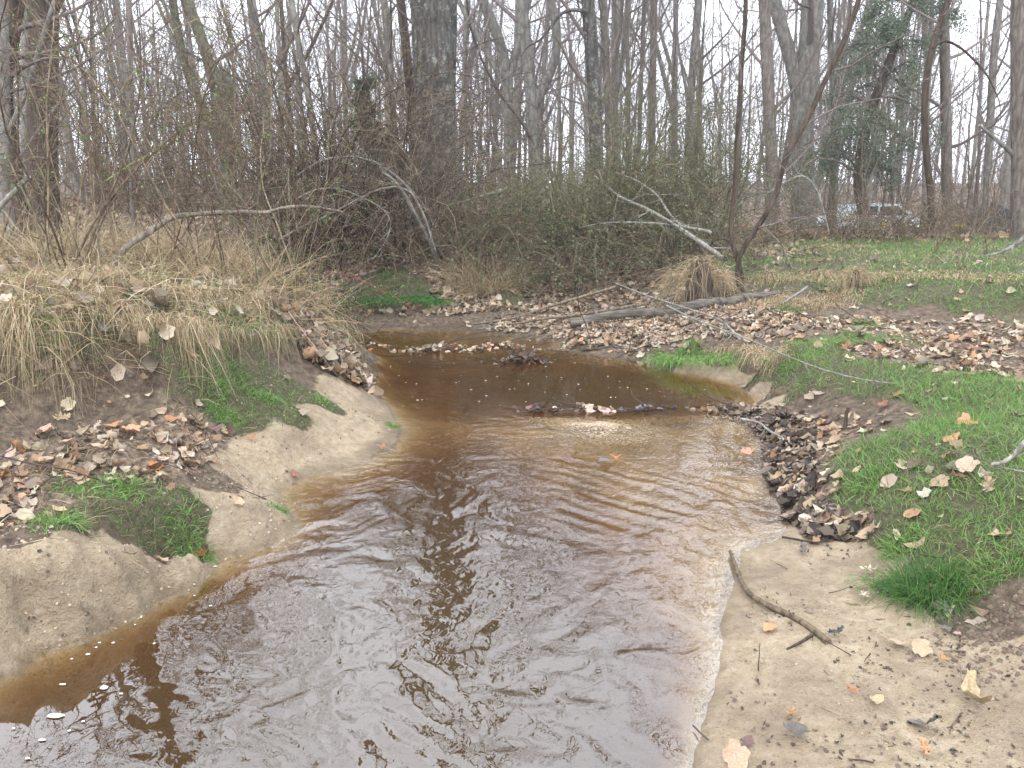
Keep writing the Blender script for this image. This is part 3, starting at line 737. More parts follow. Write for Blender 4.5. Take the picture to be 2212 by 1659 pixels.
# ------------------------------------------------------------------ the wood behind: one object per tree
def clear_of(x, y, lst, r):
    return all((x - a) ** 2 + (y - b) ** 2 > r * r for a, b in lst)
NAMED = []
placed = []
bands = [(23, 34, 38, 'mid'), (34, 52, 62, 'far'), (52, 85, 80, 'deep')]
names = {'mid': 'tree', 'far': 'tree', 'deep': 'tree'}
lab = {('mid', 0): 'grey bare tree of middle size in the wood behind the stream', ('mid', 1): 'brown bare tree of middle size in the wood behind the stream',
       ('far', 0): 'pale grey bare tree far back among other bare trunks', ('far', 1): 'brownish bare tree far back among other bare trunks',
       ('deep', 0): 'hazy grey bare tree in the deepest row of the wood', ('deep', 1): 'hazy brownish bare tree in the deepest row of the wood'}
for (y0, y1, n_, band) in bands:
    k = 0; tries = 0
    while k < n_ and tries < 3000:
        tries += 1
        y = math.sqrt(random.uniform(y0 ** 2, y1 ** 2)); x = random.uniform(-.78, .78) * y
        if not clear_of(x, y, placed, 1.1): continue
        if band == 'mid' and -.52 * y < x < -.12 * y and random.random() < .5: continue
        placed.append((x, y)); i = random.randrange(len(templates)); tp = templates[i]
        col = 0 if barks[i] is M_GREY else 1
        t_ = place_template(tp, x, y, float(zg(x, y)[0]) - .05, random.uniform(.75, 1.1) * {'mid': 1.0, 'far': 1.15, 'deep': 1.5}[band], random.uniform(0, 6.28), 'bare_tree', lab[(band, col)], 'tree', lab[(band, col)].replace('tree', 'trees'))
        if band != 'deep': NAMED.append((t_, x, y, ('grey', 'brownish')[col] + (' bare tree of middle distance' if band == 'mid' else ' bare tree far back')))
        k += 1
k = 0
while k < 125:
    y = math.sqrt(random.uniform(12.5 ** 2, 42 ** 2)); x = random.uniform(-.74, .74) * y
    if not clear_of(x, y, placed, .6) or (-4 < x < 4.5 and y < 15): continue
    placed.append((x, y)); tp = sap_t[random.randrange(4)]
    nearb = 'nearer' if y < 24 else 'farther'
    t_ = place_template(tp, x, y, float(zg(x, y)[0]) - .03, random.uniform(.7, 1.15) * (1 if y < 20 else 1.35), random.uniform(0, 6.28), 'understory_sapling', f'slender leafless sapling in the {"front" if y < 24 else "back"} of the wood', 'sapling', f'leafless saplings in the {"front" if y < 24 else "back"} of the wood'); k += 1
    if y < 30: NAMED.append((t_, x, y, 'slender bare sapling' if y < 22 else 'thin bare sapling farther in'))
MARKS = [(92, 'big dark brown trunk'), (288, 'thin trunk in the thorns'), (492, 'broken snag'), (660, 'leaning grey trunk'), (940, 'massive lichened oak'), (1099, 'wide-forking grey tree'),
         (1288, 'arch-branched straight trunk'), (1485, 'slanting trunk'), (1670, 'dark twin trunk'), (1850, 'leaning evergreen'), (2045, 'upright brown trunk'), (2206, 'thick edge trunk')]
ORD = ['first', 'second', 'third', 'fourth', 'fifth', 'sixth', 'seventh', 'eighth', 'ninth', 'tenth']
sets = {}
for (t_, x, y, look) in NAMED:
    u = CU + F_PX * x / (y * math.cos(PITCH))
    if not -40 < u < 2250: continue
    mu, mn = min(MARKS, key=lambda m: abs(m[0] - u))
    sets.setdefault((look, 'left' if u < mu else 'right', mn), []).append((abs(u - mu), t_))
for (look, side, mn), L_ in sets.items():
    L_.sort(key=lambda q: q[0])
    for i, (_, t_) in enumerate(L_[:10]): t_['label'] = f'{look}, {ORD[i]} {side} of the {mn}'
# the wood closes into one mass beyond
g = Geo()
M = 270
ys = rng.uniform(85, 135, M); xs = rng.uniform(-.85, .85, M) * ys; zs = zg(xs, ys)
Pd = grow(np.stack([xs, ys, zs - .3], 1), np.stack([rng.normal(0, .05, M), rng.normal(0, .05, M), np.ones(M)], 1), rng.uniform(13, 22, M), 7, .07, .03)
Rd = taper(rng.uniform(.07, .2, M), 7, .2)
tubes(g, Pd, Rd, 4)
RMIN = .006
crown_from(g, Pd, Rd, [(9, .05, 1, .7, .3, .4, 4, .3, .1), (5, .1, 1, .7, .5, .5, 3, .35, .03), (2, .1, 1, .7, .7, .6, 2, .35, .0)], (1, 1, 1), (3, 3, 3))
RMIN = .0028
# low brush between the far trunks
M = 3200
ys = rng.uniform(45, 120, M); xs = rng.uniform(-.8, .8, M) * ys; zs = zg(xs, ys)
Pd = grow(np.stack([xs, ys, zs - .1], 1), rng.normal(0, .5, (M, 3)) + [0, 0, 1.2], rng.uniform(1.2, 4.5, M), 4, .4, .05)
tubes(g, Pd, taper(rng.uniform(.025, .055, M), 4, .3), 3)
g.build('distant_woods', M_TWIG, kind='stuff')

# ------------------------------------------------------------------ brambles, thickets, shrubs
GREENS = [(.14, .21, .06), (.10, .17, .055), (.18, .24, .08)]
DGREENS = [(.035, .065, .03), (.05, .085, .04), (.03, .05, .028), (.09, .13, .08)]
OLIVE = [(.15, .18, .08), (.12, .15, .07), (.19, .22, .10), (.09, .12, .055)]
STRAW = [(.40, .30, .17), (.50, .39, .24), (.33, .24, .14), (.24, .17, .10), (.58, .49, .34), (.16, .12, .075), (.36, .31, .17)]
GRASS = [(.13, .27, .055), (.17, .32, .075), (.21, .35, .10), (.09, .20, .045), (.26, .31, .12)]
CANE = [(1.2, 1.1, .95), (.9, .78, .7), (1.8, 1.7, 1.5), (1.1, .9, .85)]
def arch_canes(g, x, y, n, L, r, grav, up=1.1, spread=.8, sides=4, N=9, tints=CANE, twig=3, subtwig=2, twl=.3, out=None):
    z = zg(x, y)
    D = rng.normal(0, spread, (n, 3)) + [0, 0, up]
    D[:, 2] = np.abs(D[:, 2]) + .25
    if out is not None: D[:, :2] += out
    P = grow(np.stack([x, y, z - .05], 1), D, L, N, .35, 0, grav)
    P[..., 2] = np.maximum(P[..., 2], z[:, None] + .02)
    Rr = taper(r, N, .3)
    C = pick(tints, n, .25)
    tubes(g, P, Rr, sides, C)
    allP = [P]
    if twig:
        S, D2, L2, r2 = spawn(P, Rr, twig, .2, 1, .8, twl, .55)
        P2 = grow(S, D2, L2, 5, .5, 0, .2); R2 = taper(r2, 5, .4); tubes(g, P2, R2, 3, pick(tints, len(P2), .25)); allP.append(P2)
        if subtwig:
            S, D3, L3, r3 = spawn(P2, R2, subtwig, .2, 1, .8, .5, .7)
            P3 = grow(S, D3, L3, 3, .5, 0, .1); tubes(g, P3, taper(r3, 3, .5), 3, pick(tints, len(P3), .25)); allP.append(P3)
    return allP
def pts_on(Ps, n):
    """n random points along the polylines of a list of (M,N,3) arrays"""
    A = np.concatenate([q[:, :-1].reshape(-1, 3) for q in Ps]); B = np.concatenate([q[:, 1:].reshape(-1, 3) for q in Ps])
    i = rng.integers(0, len(A), n); w = rng.random((n, 1)); return A[i] * (1 - w) + B[i] * w
def disc(cx, cy, rx, ry, n):
    a = rng.random(n) * 6.283; q = np.sqrt(rng.random(n)); return cx + rx * q * np.cos(a), cy + ry * q * np.sin(a)
def thicket(name, label, cat, cx, cy, rx, ry, n, L, r, grav, leaves=0, lcol=OLIVE, lsize=.03, mat=None, group=None, leafmat=None, **kw):
    o = empty(name, (cx, cy, float(zg(cx, cy)[0]))); tag(o, label, cat, group); off = np.array(o.location)
    x, y = disc(cx, cy, rx, ry, n); g = Geo()
    Ps = arch_canes(g, x, y, n, rng.uniform(L[0], L[1], n), rng.uniform(r[0], r[1], n), grav, **kw)
    for q in range(len(g.V)): g.V[q] = g.V[q] - off.astype(np.float32)
    g.build('stems', mat or M_SHRUB, o)['kind'] = 'stuff'
    if leaves:
        P = pts_on(Ps[-2:] if len(Ps) > 1 else Ps, leaves) + rng.normal(0, .005, (leaves, 3)); P = P[P[:, 2] > off[2] + .05]
        g = Geo(); leafdots(g, P - off, lsize, pick(lcol, len(P), .3)); g.build('leaves', leafmat or M_LEAF, o)['kind'] = 'stuff'
    return o
thicket('bramble_mound', 'tall tangled brown bramble mound left of the massive oak, arching over the far bank', 'brambles', -2.35, 11.6, 1.25, .9, 300, (2.4, 4.6), (.005, .013), .42, leaves=900, lcol=GREENS, lsize=.03, up=1.5, spread=.6, twig=6, subtwig=3, tints=[(.6, .5, .46), (.45, .38, .34), (.8, .7, .62), (1.7, 1.6, 1.4)])
thicket('bramble_thicket', 'lower brown bramble tangle at the foot of the mound beside the leaning grey stems', 'brambles', -1.2, 11.0, .9, .5, 150, (1.2, 2.6), (.004, .01), .5, leaves=700, lcol=OLIVE, up=1.1, twig=5, subtwig=3)
thicket('greenbrier_thicket', 'dense grey-green thicket overhanging the far bank behind the fallen log', 'thicket', 2.0, 11.7, 1.35, .8, 290, (1.2, 3.6), (.0035, .009), .45, leaves=7500, lcol=OLIVE + GREENS, lsize=.028, up=1.2, spread=.75, twig=5, subtwig=3, tints=[(1.1, 1.15, .85), (.7, .75, .55), (1.7, 1.65, 1.4)])
thicket('rose_thicket', 'olive-green rose thicket sloping down to the water right of the tan grass patch', 'thicket', .55, 11.5, 1.0, .7, 230, (1.0, 2.4), (.0035, .008), .5, leaves=7500, lcol=OLIVE + GREENS, lsize=.028, up=1.0, spread=.8, twig=5, subtwig=3, tints=[(1.1, 1.15, .85), (.7, .75, .55), (1.8, 1.7, 1.4)])
thicket('ivy_mound', 'low mound of leafy green vines right of the massive oak base', 'vines', .9, 14.3, 2.3, .9, 300, (.9, 2.1), (.003, .006), .55, leaves=15000, lcol=GREENS + DGREENS[:2], lsize=.045, up=.9, twig=4, subtwig=3)
thicket('green_bush', 'upright pale green bush with whippy shoots in front of the straight dark grey trunk', 'bush', 2.7, 13.2, 1.0, .6, 150, (1.6, 3.0), (.003, .007), .12, leaves=8500, lcol=[(.13, .17, .07), (.10, .13, .06)], lsize=.026, up=1.8, spread=.45, twig=6, subtwig=3, tints=[(.8, .9, .6), (.7, .75, .55)])
thicket('low_brambles', 'low brown brush heap between the thicket and the evergreen', 'brambles', 5.6, 13.0, 1.6, .7, 170, (.8, 2.0), (.004, .01), .6, leaves=900, lcol=OLIVE, up=.8, twig=5, subtwig=3)
thicket('brush_heap', 'dark brush heap under the evergreen in front of the pale car', 'brambles', 8.3, 15.2, 1.7, .8, 190, (.8, 1.7), (.004, .009), .6, leaves=2600, lcol=OLIVE + DGREENS, up=.8, twig=5, subtwig=3)
thicket('bank_brambles', 'dark green briars hanging over the undercut far bank right of the bright green grass', 'brambles', .35, 10.45, .9, .3, 190, (.7, 1.7), (.003, .006), .75, leaves=6500, lcol=DGREENS[:2] + OLIVE[:3], lsize=.03, up=.6, twig=4, subtwig=2)
thicket('bank_briars', 'dark green briars trailing down the far bank above the fallen branches', 'brambles', 1.9, 10.65, 1.0, .3, 230, (.7, 1.9), (.003, .006), .75, leaves=7500, lcol=DGREENS[:2] + OLIVE[:3], lsize=.03, up=.6, twig=4, subtwig=2)
thicket('point_briars', 'thin green briar stems at the water tip of the left bank', 'brambles', -1.72, 7.2, .25, .45, 60, (.5, 1.2), (.002, .004), .35, leaves=1500, lcol=GREENS, lsize=.02, up=1.2, twig=4, subtwig=2, tints=[(.5, .5, .35)])
# thorn bushes on the left bank
bushes = [(-4.1, 6.3, 10, 3.1, 'thorn bush at the far left edge beside the white-forked tree'), (-3.35, 5.9, 9, 2.9, 'thorn bush in front of the big dark brown trunk'),
          (-3.0, 5.45, 9, 3.0, 'bushy thorn clump at the root of the bent grey stem'), (-2.75, 6.2, 9, 3.2, 'tall many-stemmed thorn bush behind the bent grey stem'), (-2.3, 6.3, 8, 2.8, 'thorn bush rising through the middle of the bent stem'),
          (-1.95, 6.6, 8, 2.3, 'thorn bush near the right end of the left bank grass'), (-3.9, 8.6, 10, 3.4, 'thorn bush at the back of the left bank below the leaning twin tree'), (-2.7, 9.0, 9, 3.0, 'dark thorn bush left of the bramble mound'),
          (-5.4, 8.3, 9, 3.4, 'thorn bush behind the tall straw at the far left')]
for i, (x, y, ns, Hh, lb) in enumerate(bushes):
    thicket('thorn_bush', lb, 'bush', x, y, .28, .22, ns, (Hh * .65, Hh * 1.15), (.004, .0095), .05, leaves=330, lcol=[(.12, .22, .05), (.15, .26, .07)], lsize=.019, up=2.6, spread=.62, N=14, sides=5, twig=9, subtwig=4, twl=.26, group='thorn bushes on the left bank')
# understory brush across the back
bproto = {}
for i in range(34):
    y = random.uniform(15.5, 30); x = random.uniform(-.7, .7) * y
    if -1.5 < x < 3.5 and y < 17: continue
    k = 'greenish' if random.random() < .3 else 'reddish brown'
    if len(bproto.get(k, [])) < 3:
        bproto.setdefault(k, []).append(thicket('brush', f'{k} bare brush clump standing between the trunks', 'bush', x, y, 1.3, .7, 40, (1.2, 3.2), (.005, .010), .12, leaves=500 if k == 'greenish' else 0, lcol=OLIVE, lsize=.04, up=1.7, twig=5, subtwig=3, tints=[(1.1, .85, .78), (.9, .8, .7)], group=f'{k} brush clumps in the wood'))
    else:
        src = random.choice(bproto[k]); o = src.copy(); COL.objects.link(o); o.location = (x, y, float(zg(x, y)[0])); o.rotation_euler[2] = random.uniform(0, 6.28); sc_ = random.uniform(.75, 1.2); o.scale = (sc_, sc_, sc_)
        for ch in list(src.children):
            q = ch.copy(); COL.objects.link(q); q.parent = o
# evergreen with hanging sprays
P = resample([PY(1870, 480, 17.5), PY(1850, 380, 17.5), PY(1880, 240, 17.5), PY(1930, 110, 17.5), PY(1975, 0, 17.5), PY(2010, -120, 17.5), PY(2030, -260, 17.5)], 26)
P[0, 2] = float(zg(P[0, 0], P[0, 1])[0]) - .1
o = empty('evergreen_tree', tuple(P[0])); tag(o, 'dark green leaning evergreen with hanging sprays on the hazy right side', 'tree')
g = Geo(); rr = np.linspace(.13, .05, 26); tubes(g, (P - P[0])[None], rr[None], 8, lump=.08); g.build('trunk', M_DARK, o)
g = Geo(); S, D, L, r = spawn((P - P[0])[None], rr[None], 46, .10, 1, 1.2, .22, .3)
L = np.clip(L, .9, 2.3)
D[:, 0] -= .35; P1 = grow(S, D, L, 9, .3, 0, .42); R1 = taper(r, 9, .3); tubes(g, P1, R1, 4)
S, D, L, r = spawn(P1, R1, 9, .15, 1, .8, .55, .5); P2 = grow(S, D, L, 6, .3, 0, .75); R2 = taper(r, 6, .3); tubes(g, P2, R2, 3)
g.build('branches', M_TWIG, o)
g = Geo(); q = pts_on([P2, P2, P1], 42000) + rng.normal(0, .08, (42000, 3)); leafdots(g, q, .044, pick([(.09, .13, .07), (.13, .17, .10), (.07, .10, .055), (.16, .20, .12)], len(q), .3)); g.build('foliage', M_LEAF, o)['kind'] = 'stuff'
# broad-leaved evergreen beside the oak
P = resample([PY(850, 470, 13), PY(845, 380, 13), PY(828, 300, 13), PY(800, 235, 13), PY(778, 185, 13)], 20)
P[0, 2] = float(zg(P[0, 0], P[0, 1])[0]) - .1
o = empty('holly_tree', tuple(P[0])); tag(o, 'small glossy dark-leaved evergreen poking out of the bramble mound left of the oak', 'tree')
g = Geo(); rr = np.linspace(.035, .012, 20); tubes(g, (P - P[0])[None], rr[None], 6); g.build('trunk', M_DARK, o)
g = Geo(); S, D, L, r = spawn((P - P[0])[None], rr[None], 20, .3, 1, 1.1, .22, .4); P1 = grow(S, D, L, 7, .35, .02); R1 = taper(r, 7, .3); tubes(g, P1, R1, 4)
S, D, L, r = spawn(P1, R1, 6, .3, 1, .8, .5, .5); P2 = grow(S, D, L, 4, .3); tubes(g, P2, taper(r, 4, .3), 3); g.build('branches', M_TWIG, o)
g = Geo(); q = pts_on([P2], 3600) + rng.normal(0, .035, (3600, 3)); leafdots(g, q, .06, pick(DGREENS, len(q), .3)); g.build('foliage', M_LEAF, o)['kind'] = 'stuff'

limb('leaning_shrub', 'pale grey leaning stem at the right foot of the bramble mound', [(946, 578), (938, 545), (922, 510), (900, 470), (880, 430), (858, 395), (820, 365)], 10.7, .042, .015, M_GREY, 'shrub', 9)
limb('leaning_shrub', 'darker leaning stem just right of the pale grey leaning stem', [(952, 552), (945, 510), (930, 470), (908, 435), (880, 400), (845, 370), (800, 352)], 10.9, .03, .011, M_SHRUB, 'shrub', 9)
limb('leaning_shrub', 'thin arched stem springing left over the top of the bramble mound', [(940, 540), (915, 460), (880, 400), (820, 352), (760, 335), (690, 345), (640, 380)], 10.4, .016, .006, M_PALE, 'shrub', 8)
limb('arched_cane', 'pale arched cane crossing the front of the bramble mound', [(600, 520), (650, 490), (700, 470), (755, 440), (800, 415), (850, 400), (890, 412), (905, 440)], 9.9, .012, .006, M_PALE, 'cane', 8)
limb('arched_cane', 'second pale cane curling low in front of the bramble mound', [(640, 430), (680, 408), (730, 405), (780, 425), (830, 450), (848, 480), (835, 520), (805, 560)], 9.8, .009, .005, M_PALE, 'cane', 8)
limb('lichen_branch', 'short broken branch crusted with pale lichen hung on the vine mound', [(966, 444), (1000, 436), (1040, 425), (1075, 415), (1093, 409)], 11.8, .012, .035, M_PALE, 'branch', 4, (1.2, 1.25, 1.15))
limb('fallen_limb', 'pale fallen limb sloping down out of the green thicket towards the tan grass clump', [(1285, 380), (1312, 405), (1345, 430), (1390, 447), (1440, 475), (1500, 515), (1560, 556)], [12, 11.6, 11.2, 10.8, 10.4, 10, 9.6], .012, .032, M_PALE, 'branch', 9)
limb('fallen_limb', 'pale limb lying level across the front of the green thicket', [(1250, 492), (1300, 482), (1360, 480), (1430, 484), (1500, 494), (1535, 502)], [10.9, 10.8, 10.6, 10.4, 10.2, 10], .008, .024, M_PALE, 'branch', 8)
limb('fallen_limb', 'curved pale limb behind the tan grass clump', [(1330, 372), (1380, 392), (1420, 420), (1445, 462), (1480, 500), (1530, 530)], [11.5, 11.2, 11, 10.7, 10.4, 10.1], .008, .025, M_PALE, 'branch', 8)
limb('fallen_limb', 'bleached twiggy limb standing crooked behind the saplings', [(1790, 500), (1775, 440), (1760, 400), (1735, 375), (1700, 390), (1655, 420), (1600, 440)], 10.8, .014, .005, M_PALE, 'branch', 12)
limb('leaning_branch', 'brown branch leaning down to the bank right of the saplings', [(1650, 490), (1690, 530), (1710, 580), (1728, 606)], [10, 9.7, 9.4, 9.2], .012, .014, M_SHRUB, 'branch', 6)
limb('pale_pole', 'bleached bare pole leaning out at the far left edge of the bank', [(-10, 455), (0, 447), (20, 425), (45, 400), (62, 380)][::1], 5.2, .018, .016, M_PALE, 'branch', 0)
limb('green_cane', 'pale green cane arching up through the thorn bushes on the left', [(205, 600), (215, 400), (290, 350), (360, 320), (390, 290), (400, 270)][1:], 6.4, .006, .004, M_MOSSB, 'cane', 4, (2, 2.6, 1.2))
limb('red_bramble', 'thin dark red bramble stem drooping across the far bank', [(700, 585), (770, 600), (850, 640), (905, 672)], [9.3, 9.2, 9.1, 9.0], .006, .003, M_TWIG, 'cane', 5, (1.6, .7, .6))
limb('edge_limb', 'grey limb jutting in from the right edge in front of the thick brown trunk', [(2225, 505), (2190, 530), (2165, 545), (2120, 555)], 9.6, .035, .01, M_GREY, 'branch', 6)
limb('leaning_limb', 'pale leaning limb resting against the trunk at the right edge', [(2115, 270), (2150, 300), (2180, 325), (2200, 345)], 12, .02, .04, M_GREY, 'branch', 5)

# ------------------------------------------------------------------ grass, straw, moss
def zones_at(x, y):
    z, W = field(x, y, True); return z, W
def scatter(n, x0, x1, y0, y1, cond, margin=.1, power=1.0):
    """n candidate points, denser towards the camera, kept where cond(x, y, z, W) allows"""
    u = rng.random(n); y = y0 * (y1 / y0) ** u if power else rng.uniform(y0, y1, n)
    x = rng.uniform(x0, x1, n)
    z, W = zones_at(x, y)
    k = in_view(x, y, z, margin) & (rng.random(n) < cond(x, y, z, W))
    return x[k], y[k], z[k]
def slope(x, y, e=.04):
    z0, zx, zy = zg(x, y), zg(x + e, y), zg(x, y + e); return (zx - z0) / e, (zy - z0) / e
def blades(name, label, xy, L, W, cols, droop=(.1, .5), lean=.45, mat=None, rows=4, tipcol=None, out=0.0, kind='stuff', up=1.0, offset=None, curl=.05):
    x, y, z = xy; M = len(x)
    if M == 0: return
    D = rng.normal(0, lean, (M, 3)); D[:, 2] = up * (.6 + .5 * rng.random(M))
    if out:
        sx, sy = slope(x, y); s = np.stack([-sx, -sy], 1); s = s / np.maximum(1, np.linalg.norm(s, axis=1, keepdims=True)); D[:, :2] += s * out
    g = Geo(); B = np.stack([x, y, z - .01], 1)
    if offset is not None: B = B - offset
    Ls = rng.uniform(L[0], L[1], M); C = pick(cols, M, .25)
    if name == 'tall_straw' or name == 'dry_grass':
        D[:, 0] += 1.1 * fbm(x * 2.2, y * 2.2, 2); D[:, 1] += 1.1 * fbm(x * 2.2 + 50, y * 2.2, 2); flat = rng.random(M) < .22; D[flat, 2] *= .15
    ribbons(g, B, D, Ls, rng.uniform(W[0], W[1], M), rng.uniform(droop[0], droop[1], M), C, rows, curl, None if tipcol is None else pick(tipcol, M, .2))
    o = g.build(name, mat or M_BLADE)
    if kind: o['kind'] = kind
    return o
patchy = lambda x, y, s=2.0, k=0: np.clip(.5 + .9 * fbm(x * s + k, y * s, 3), 0, 1)
inR = lambda x, y: x > .35 * y - .1
# fresh grass on the right bank
xy = scatter(300000, .8, 6.5, 1.7, 7.6, lambda x, y, z, W: np.where((x > .9) & (z > .05), np.clip((W[:, 2] - .10) * 1.35, 0, 1) * (.35 + .65 * patchy(x, y, 2.4)), 0) * .9)
blades('grass', None, xy, (.04, .13), (.0025, .005), GRASS, (.1, .6), .5)
xy = scatter(140000, .8, 6.5, 1.7, 7.6, lambda x, y, z, W: np.where(z > .05, np.clip((W[:, 2] - .15) * 1.5, 0, 1) * patchy(x, y, 1.6, 9), 0) * .3)
blades('dry_grass', None, xy, (.04, .13), (.0018, .0035), STRAW, (.3, .9), .9, M_STRAW)
# fresh grass on the right back bank and far bank
xy = scatter(260000, -3.2, 10, 7.4, 14, lambda x, y, z, W: np.clip((W[:, 2] - .3) * 2.2, 0, 1) * (.15 + .85 * patchy(x, y, 1.4, 5)) * .34, power=0)
blades('bank_grass', None, xy, (.06, .17), (.005, .009), GRASS + [(.07, .13, .03)], (.2, .7), .5, rows=3)
# left bank: green on the slope, straw on top
xy = scatter(160000, -3.6, -.5, 2.5, 7.2, lambda x, y, z, W: np.where(z > .06, np.clip((W[:, 2] - .12) * 1.5, 0, 1) * patchy(x, y, 3, 2), 0) * .5)
blades('slope_grass', None, xy, (.04, .11), (.0025, .005), GRASS[:4] + [(.12, .14, .05)], (.2, .8), .5)
onl = lambda x, y, z, W: np.where((z > .62) & (x < -.9) & (y > 3.6), 1, 0)
xy = scatter(52000, -8, -1.2, 3.7, 9, lambda x, y, z, W: onl(x, y, z, W) * (.25 + .75 * patchy(x, y, 1.1, 31)))
blades('tall_straw', None, xy, (.22, .62), (.003, .007), STRAW, (.25, 1.0), .55, M_STRAW, rows=5, up=.8, curl=.04)
xy = scatter(60000, -8, -1.0, 3.6, 8, lambda x, y, z, W: onl(x, y, z, W) * patchy(x, y, 1.5, 3) * .5)
blades('green_grass_in_straw', None, xy, (.08, .25), (.003, .006), GRASS + OLIVE, (.2, .7), .6, rows=3)
xy = scatter(26000, -9, -1.6, 5.8, 9.6, lambda x, y, z, W: np.where(z > .5, 1, 0) * (.15 + .85 * patchy(x, y, .9, 51)), power=0)
blades('tall_straw', None, xy, (.4, .95), (.003, .007), STRAW, (.15, .8), .4, M_STRAW, rows=5, up=1.0, curl=.05)
# straw hanging over the eroded left bank
edge = [(-60, 690, .97), (0, 690, .97), (100, 668, .99), (200, 655, .99), (330, 664, .96), (420, 674, .9), (520, 682, .8), (620, 672, .72), (700, 668, .6), (740, 700, .42)]
def along(pts, n, jit):
    P = np.array([PZ(*p) for p in pts]); d = np.r_[0, np.cumsum(np.linalg.norm(np.diff(P, axis=0), axis=1))]; s = rng.random(n) * d[-1]
    q = np.stack([np.interp(s, d, P[:, k]) for k in range(3)], 1); q[:, 0] += rng.normal(0, jit, n); q[:, 1] += rng.normal(0, jit, n); return q
def hang(name, pts, n, L, W, out, cols=STRAW, jit=.07, droop=(1.1, 2.0), lift=.02, kind='stuff'):
    q = along(pts, n, jit); zz = zg(q[:, 0], q[:, 1]); q[:, 2] = np.maximum(zz, q[:, 2] - .1) + rng.uniform(0, lift, n)
    clump = .35 + .65 * np.clip(.5 + 1.2 * fbm(q[:, 0] * 5, q[:, 1] * 5, 2), 0, 1)
    D = rng.normal(0, .35, (n, 3)); D[:, :2] += np.array(out); D[:, 2] = .25 + .3 * rng.random(n)
    g = Geo(); ribbons(g, q, D, rng.uniform(L[0], L[1], n) * clump, rng.uniform(W[0], W[1], n), rng.uniform(droop[0], droop[1], n), pick(cols, n, .3), 5, .05)
    o = g.build(name, M_STRAW)
    if kind: o['kind'] = kind
    return o
hang('hanging_straw', edge[:6], 5200, (.12, .48), (.0022, .0045), (.18, -.62), lift=.06)
hang('hanging_straw', edge[5:], 2600, (.12, .36), (.0025, .005), (.25, -.5), STRAW + OLIVE)
hang('hanging_straw', [(0, 640, 1.0), (200, 625, 1.0), (420, 640, .93), (620, 650, .76)], 4200, (.2, .5), (.0022, .005), (.1, -.5), lift=.1)
hang('hanging_roots', [(0, 800, .7), (130, 790, .72), (260, 760, .74), (380, 760, .66), (520, 745, .58)], 1300, (.1, .34), (.0015, .003), (.15, -.3), [(.20, .14, .09), (.12, .085, .06), (.34, .26, .17)], jit=.06, droop=(1.5, 2.6))
hang('bank_straw', [(1640, 600, .58), (1750, 598, .62), (1850, 596, .64), (1950, 600, .66), (2080, 604, .68), (2230, 606, .73)], 6500, (.12, .36), (.004, .008), (-.1, -.45), STRAW + GRASS[:1])
hang('bank_straw', [(1560, 545, .74), (1700, 540, .74), (1850, 535, .76)], 3000, (.2, .45), (.004, .008), (-.05, -.4), jit=.16)
hang('point_straw', [(1570, 735, .27), (1620, 725, .32), (1660, 745, .34), (1690, 770, .3)], 1500, (.08, .28), (.003, .006), (-.35, -.4), STRAW + [(.25, .19, .12)])
hang('undercut_grass', [(1430, 755, .14), (1480, 752, .22), (1540, 752, .24), (1590, 745, .26)], 1700, (.07, .2), (.003, .006), (-.3, -.5), GRASS, jit=.1, droop=(.7, 1.4))
hang('far_bank_grass', [(770, 635, .34), (830, 632, .36), (900, 628, .38), (950, 640, .3)], 2600, (.08, .22), (.005, .009), (.0, -.4), [(.05, .15, .03), (.07, .18, .04)], jit=.14, droop=(.4, 1.1))
hang('bank_straw', [(1610, 640, .44), (1680, 632, .5), (1760, 640, .5), (1840, 640, .5)], 2600, (.15, .45), (.003, .007), (-.1, -.35), jit=.13)
# tan straw on the right back field and the tan patch on the far bank
xy = scatter(30000, 1.5, 12, 8.6, 17, lambda x, y, z, W: patchy(x, y, .8, 12) ** 2 * np.where(z > .45, 1, 0) * .5, power=0)
blades('field_straw', None, xy, (.10, .35), (.004, .009), STRAW, (.5, 1.2), .7, M_STRAW, rows=4)
P0 = PZ(1080, 560, .6)
def round_clump(name, label, cat, cx, cy, rad, n, L, W, cols, droop, mat, up=1.0, lean=.5, zlift=0, group=None, shape=None, rows=5):
    x, y = disc(cx, cy, rad, rad * .8, n); z = zg(x, y) + zlift * (1 - ((x - cx) ** 2 + (y - cy) ** 2) / rad ** 2)
    g = Geo(); D = rng.normal(0, lean, (n, 3)); D[:, 2] = up * (.5 + .6 * rng.random(n)); D[:, 0] += (x - cx) / rad * .55; D[:, 1] += (y - cy) / rad * .55
    b = np.array([cx, cy, float(zg(cx, cy)[0])]); ribbons(g, np.stack([x, y, z - .01], 1) - b, D, rng.uniform(L[0], L[1], n), rng.uniform(W[0], W[1], n), rng.uniform(droop[0], droop[1], n), pick(cols, n, .25), rows, .04)
    o = g.build(name, mat); o.location = b; tag(o, label, cat, group); return o
round_clump('straw_clump', 'tan dry grass clump glowing between the bramble mound and the rose thicket', 'dry grass', -.35, 10.25, .42, 2600, (.3, .85), (.004, .008), STRAW, (.3, 1.0), M_STRAW, lean=.35)
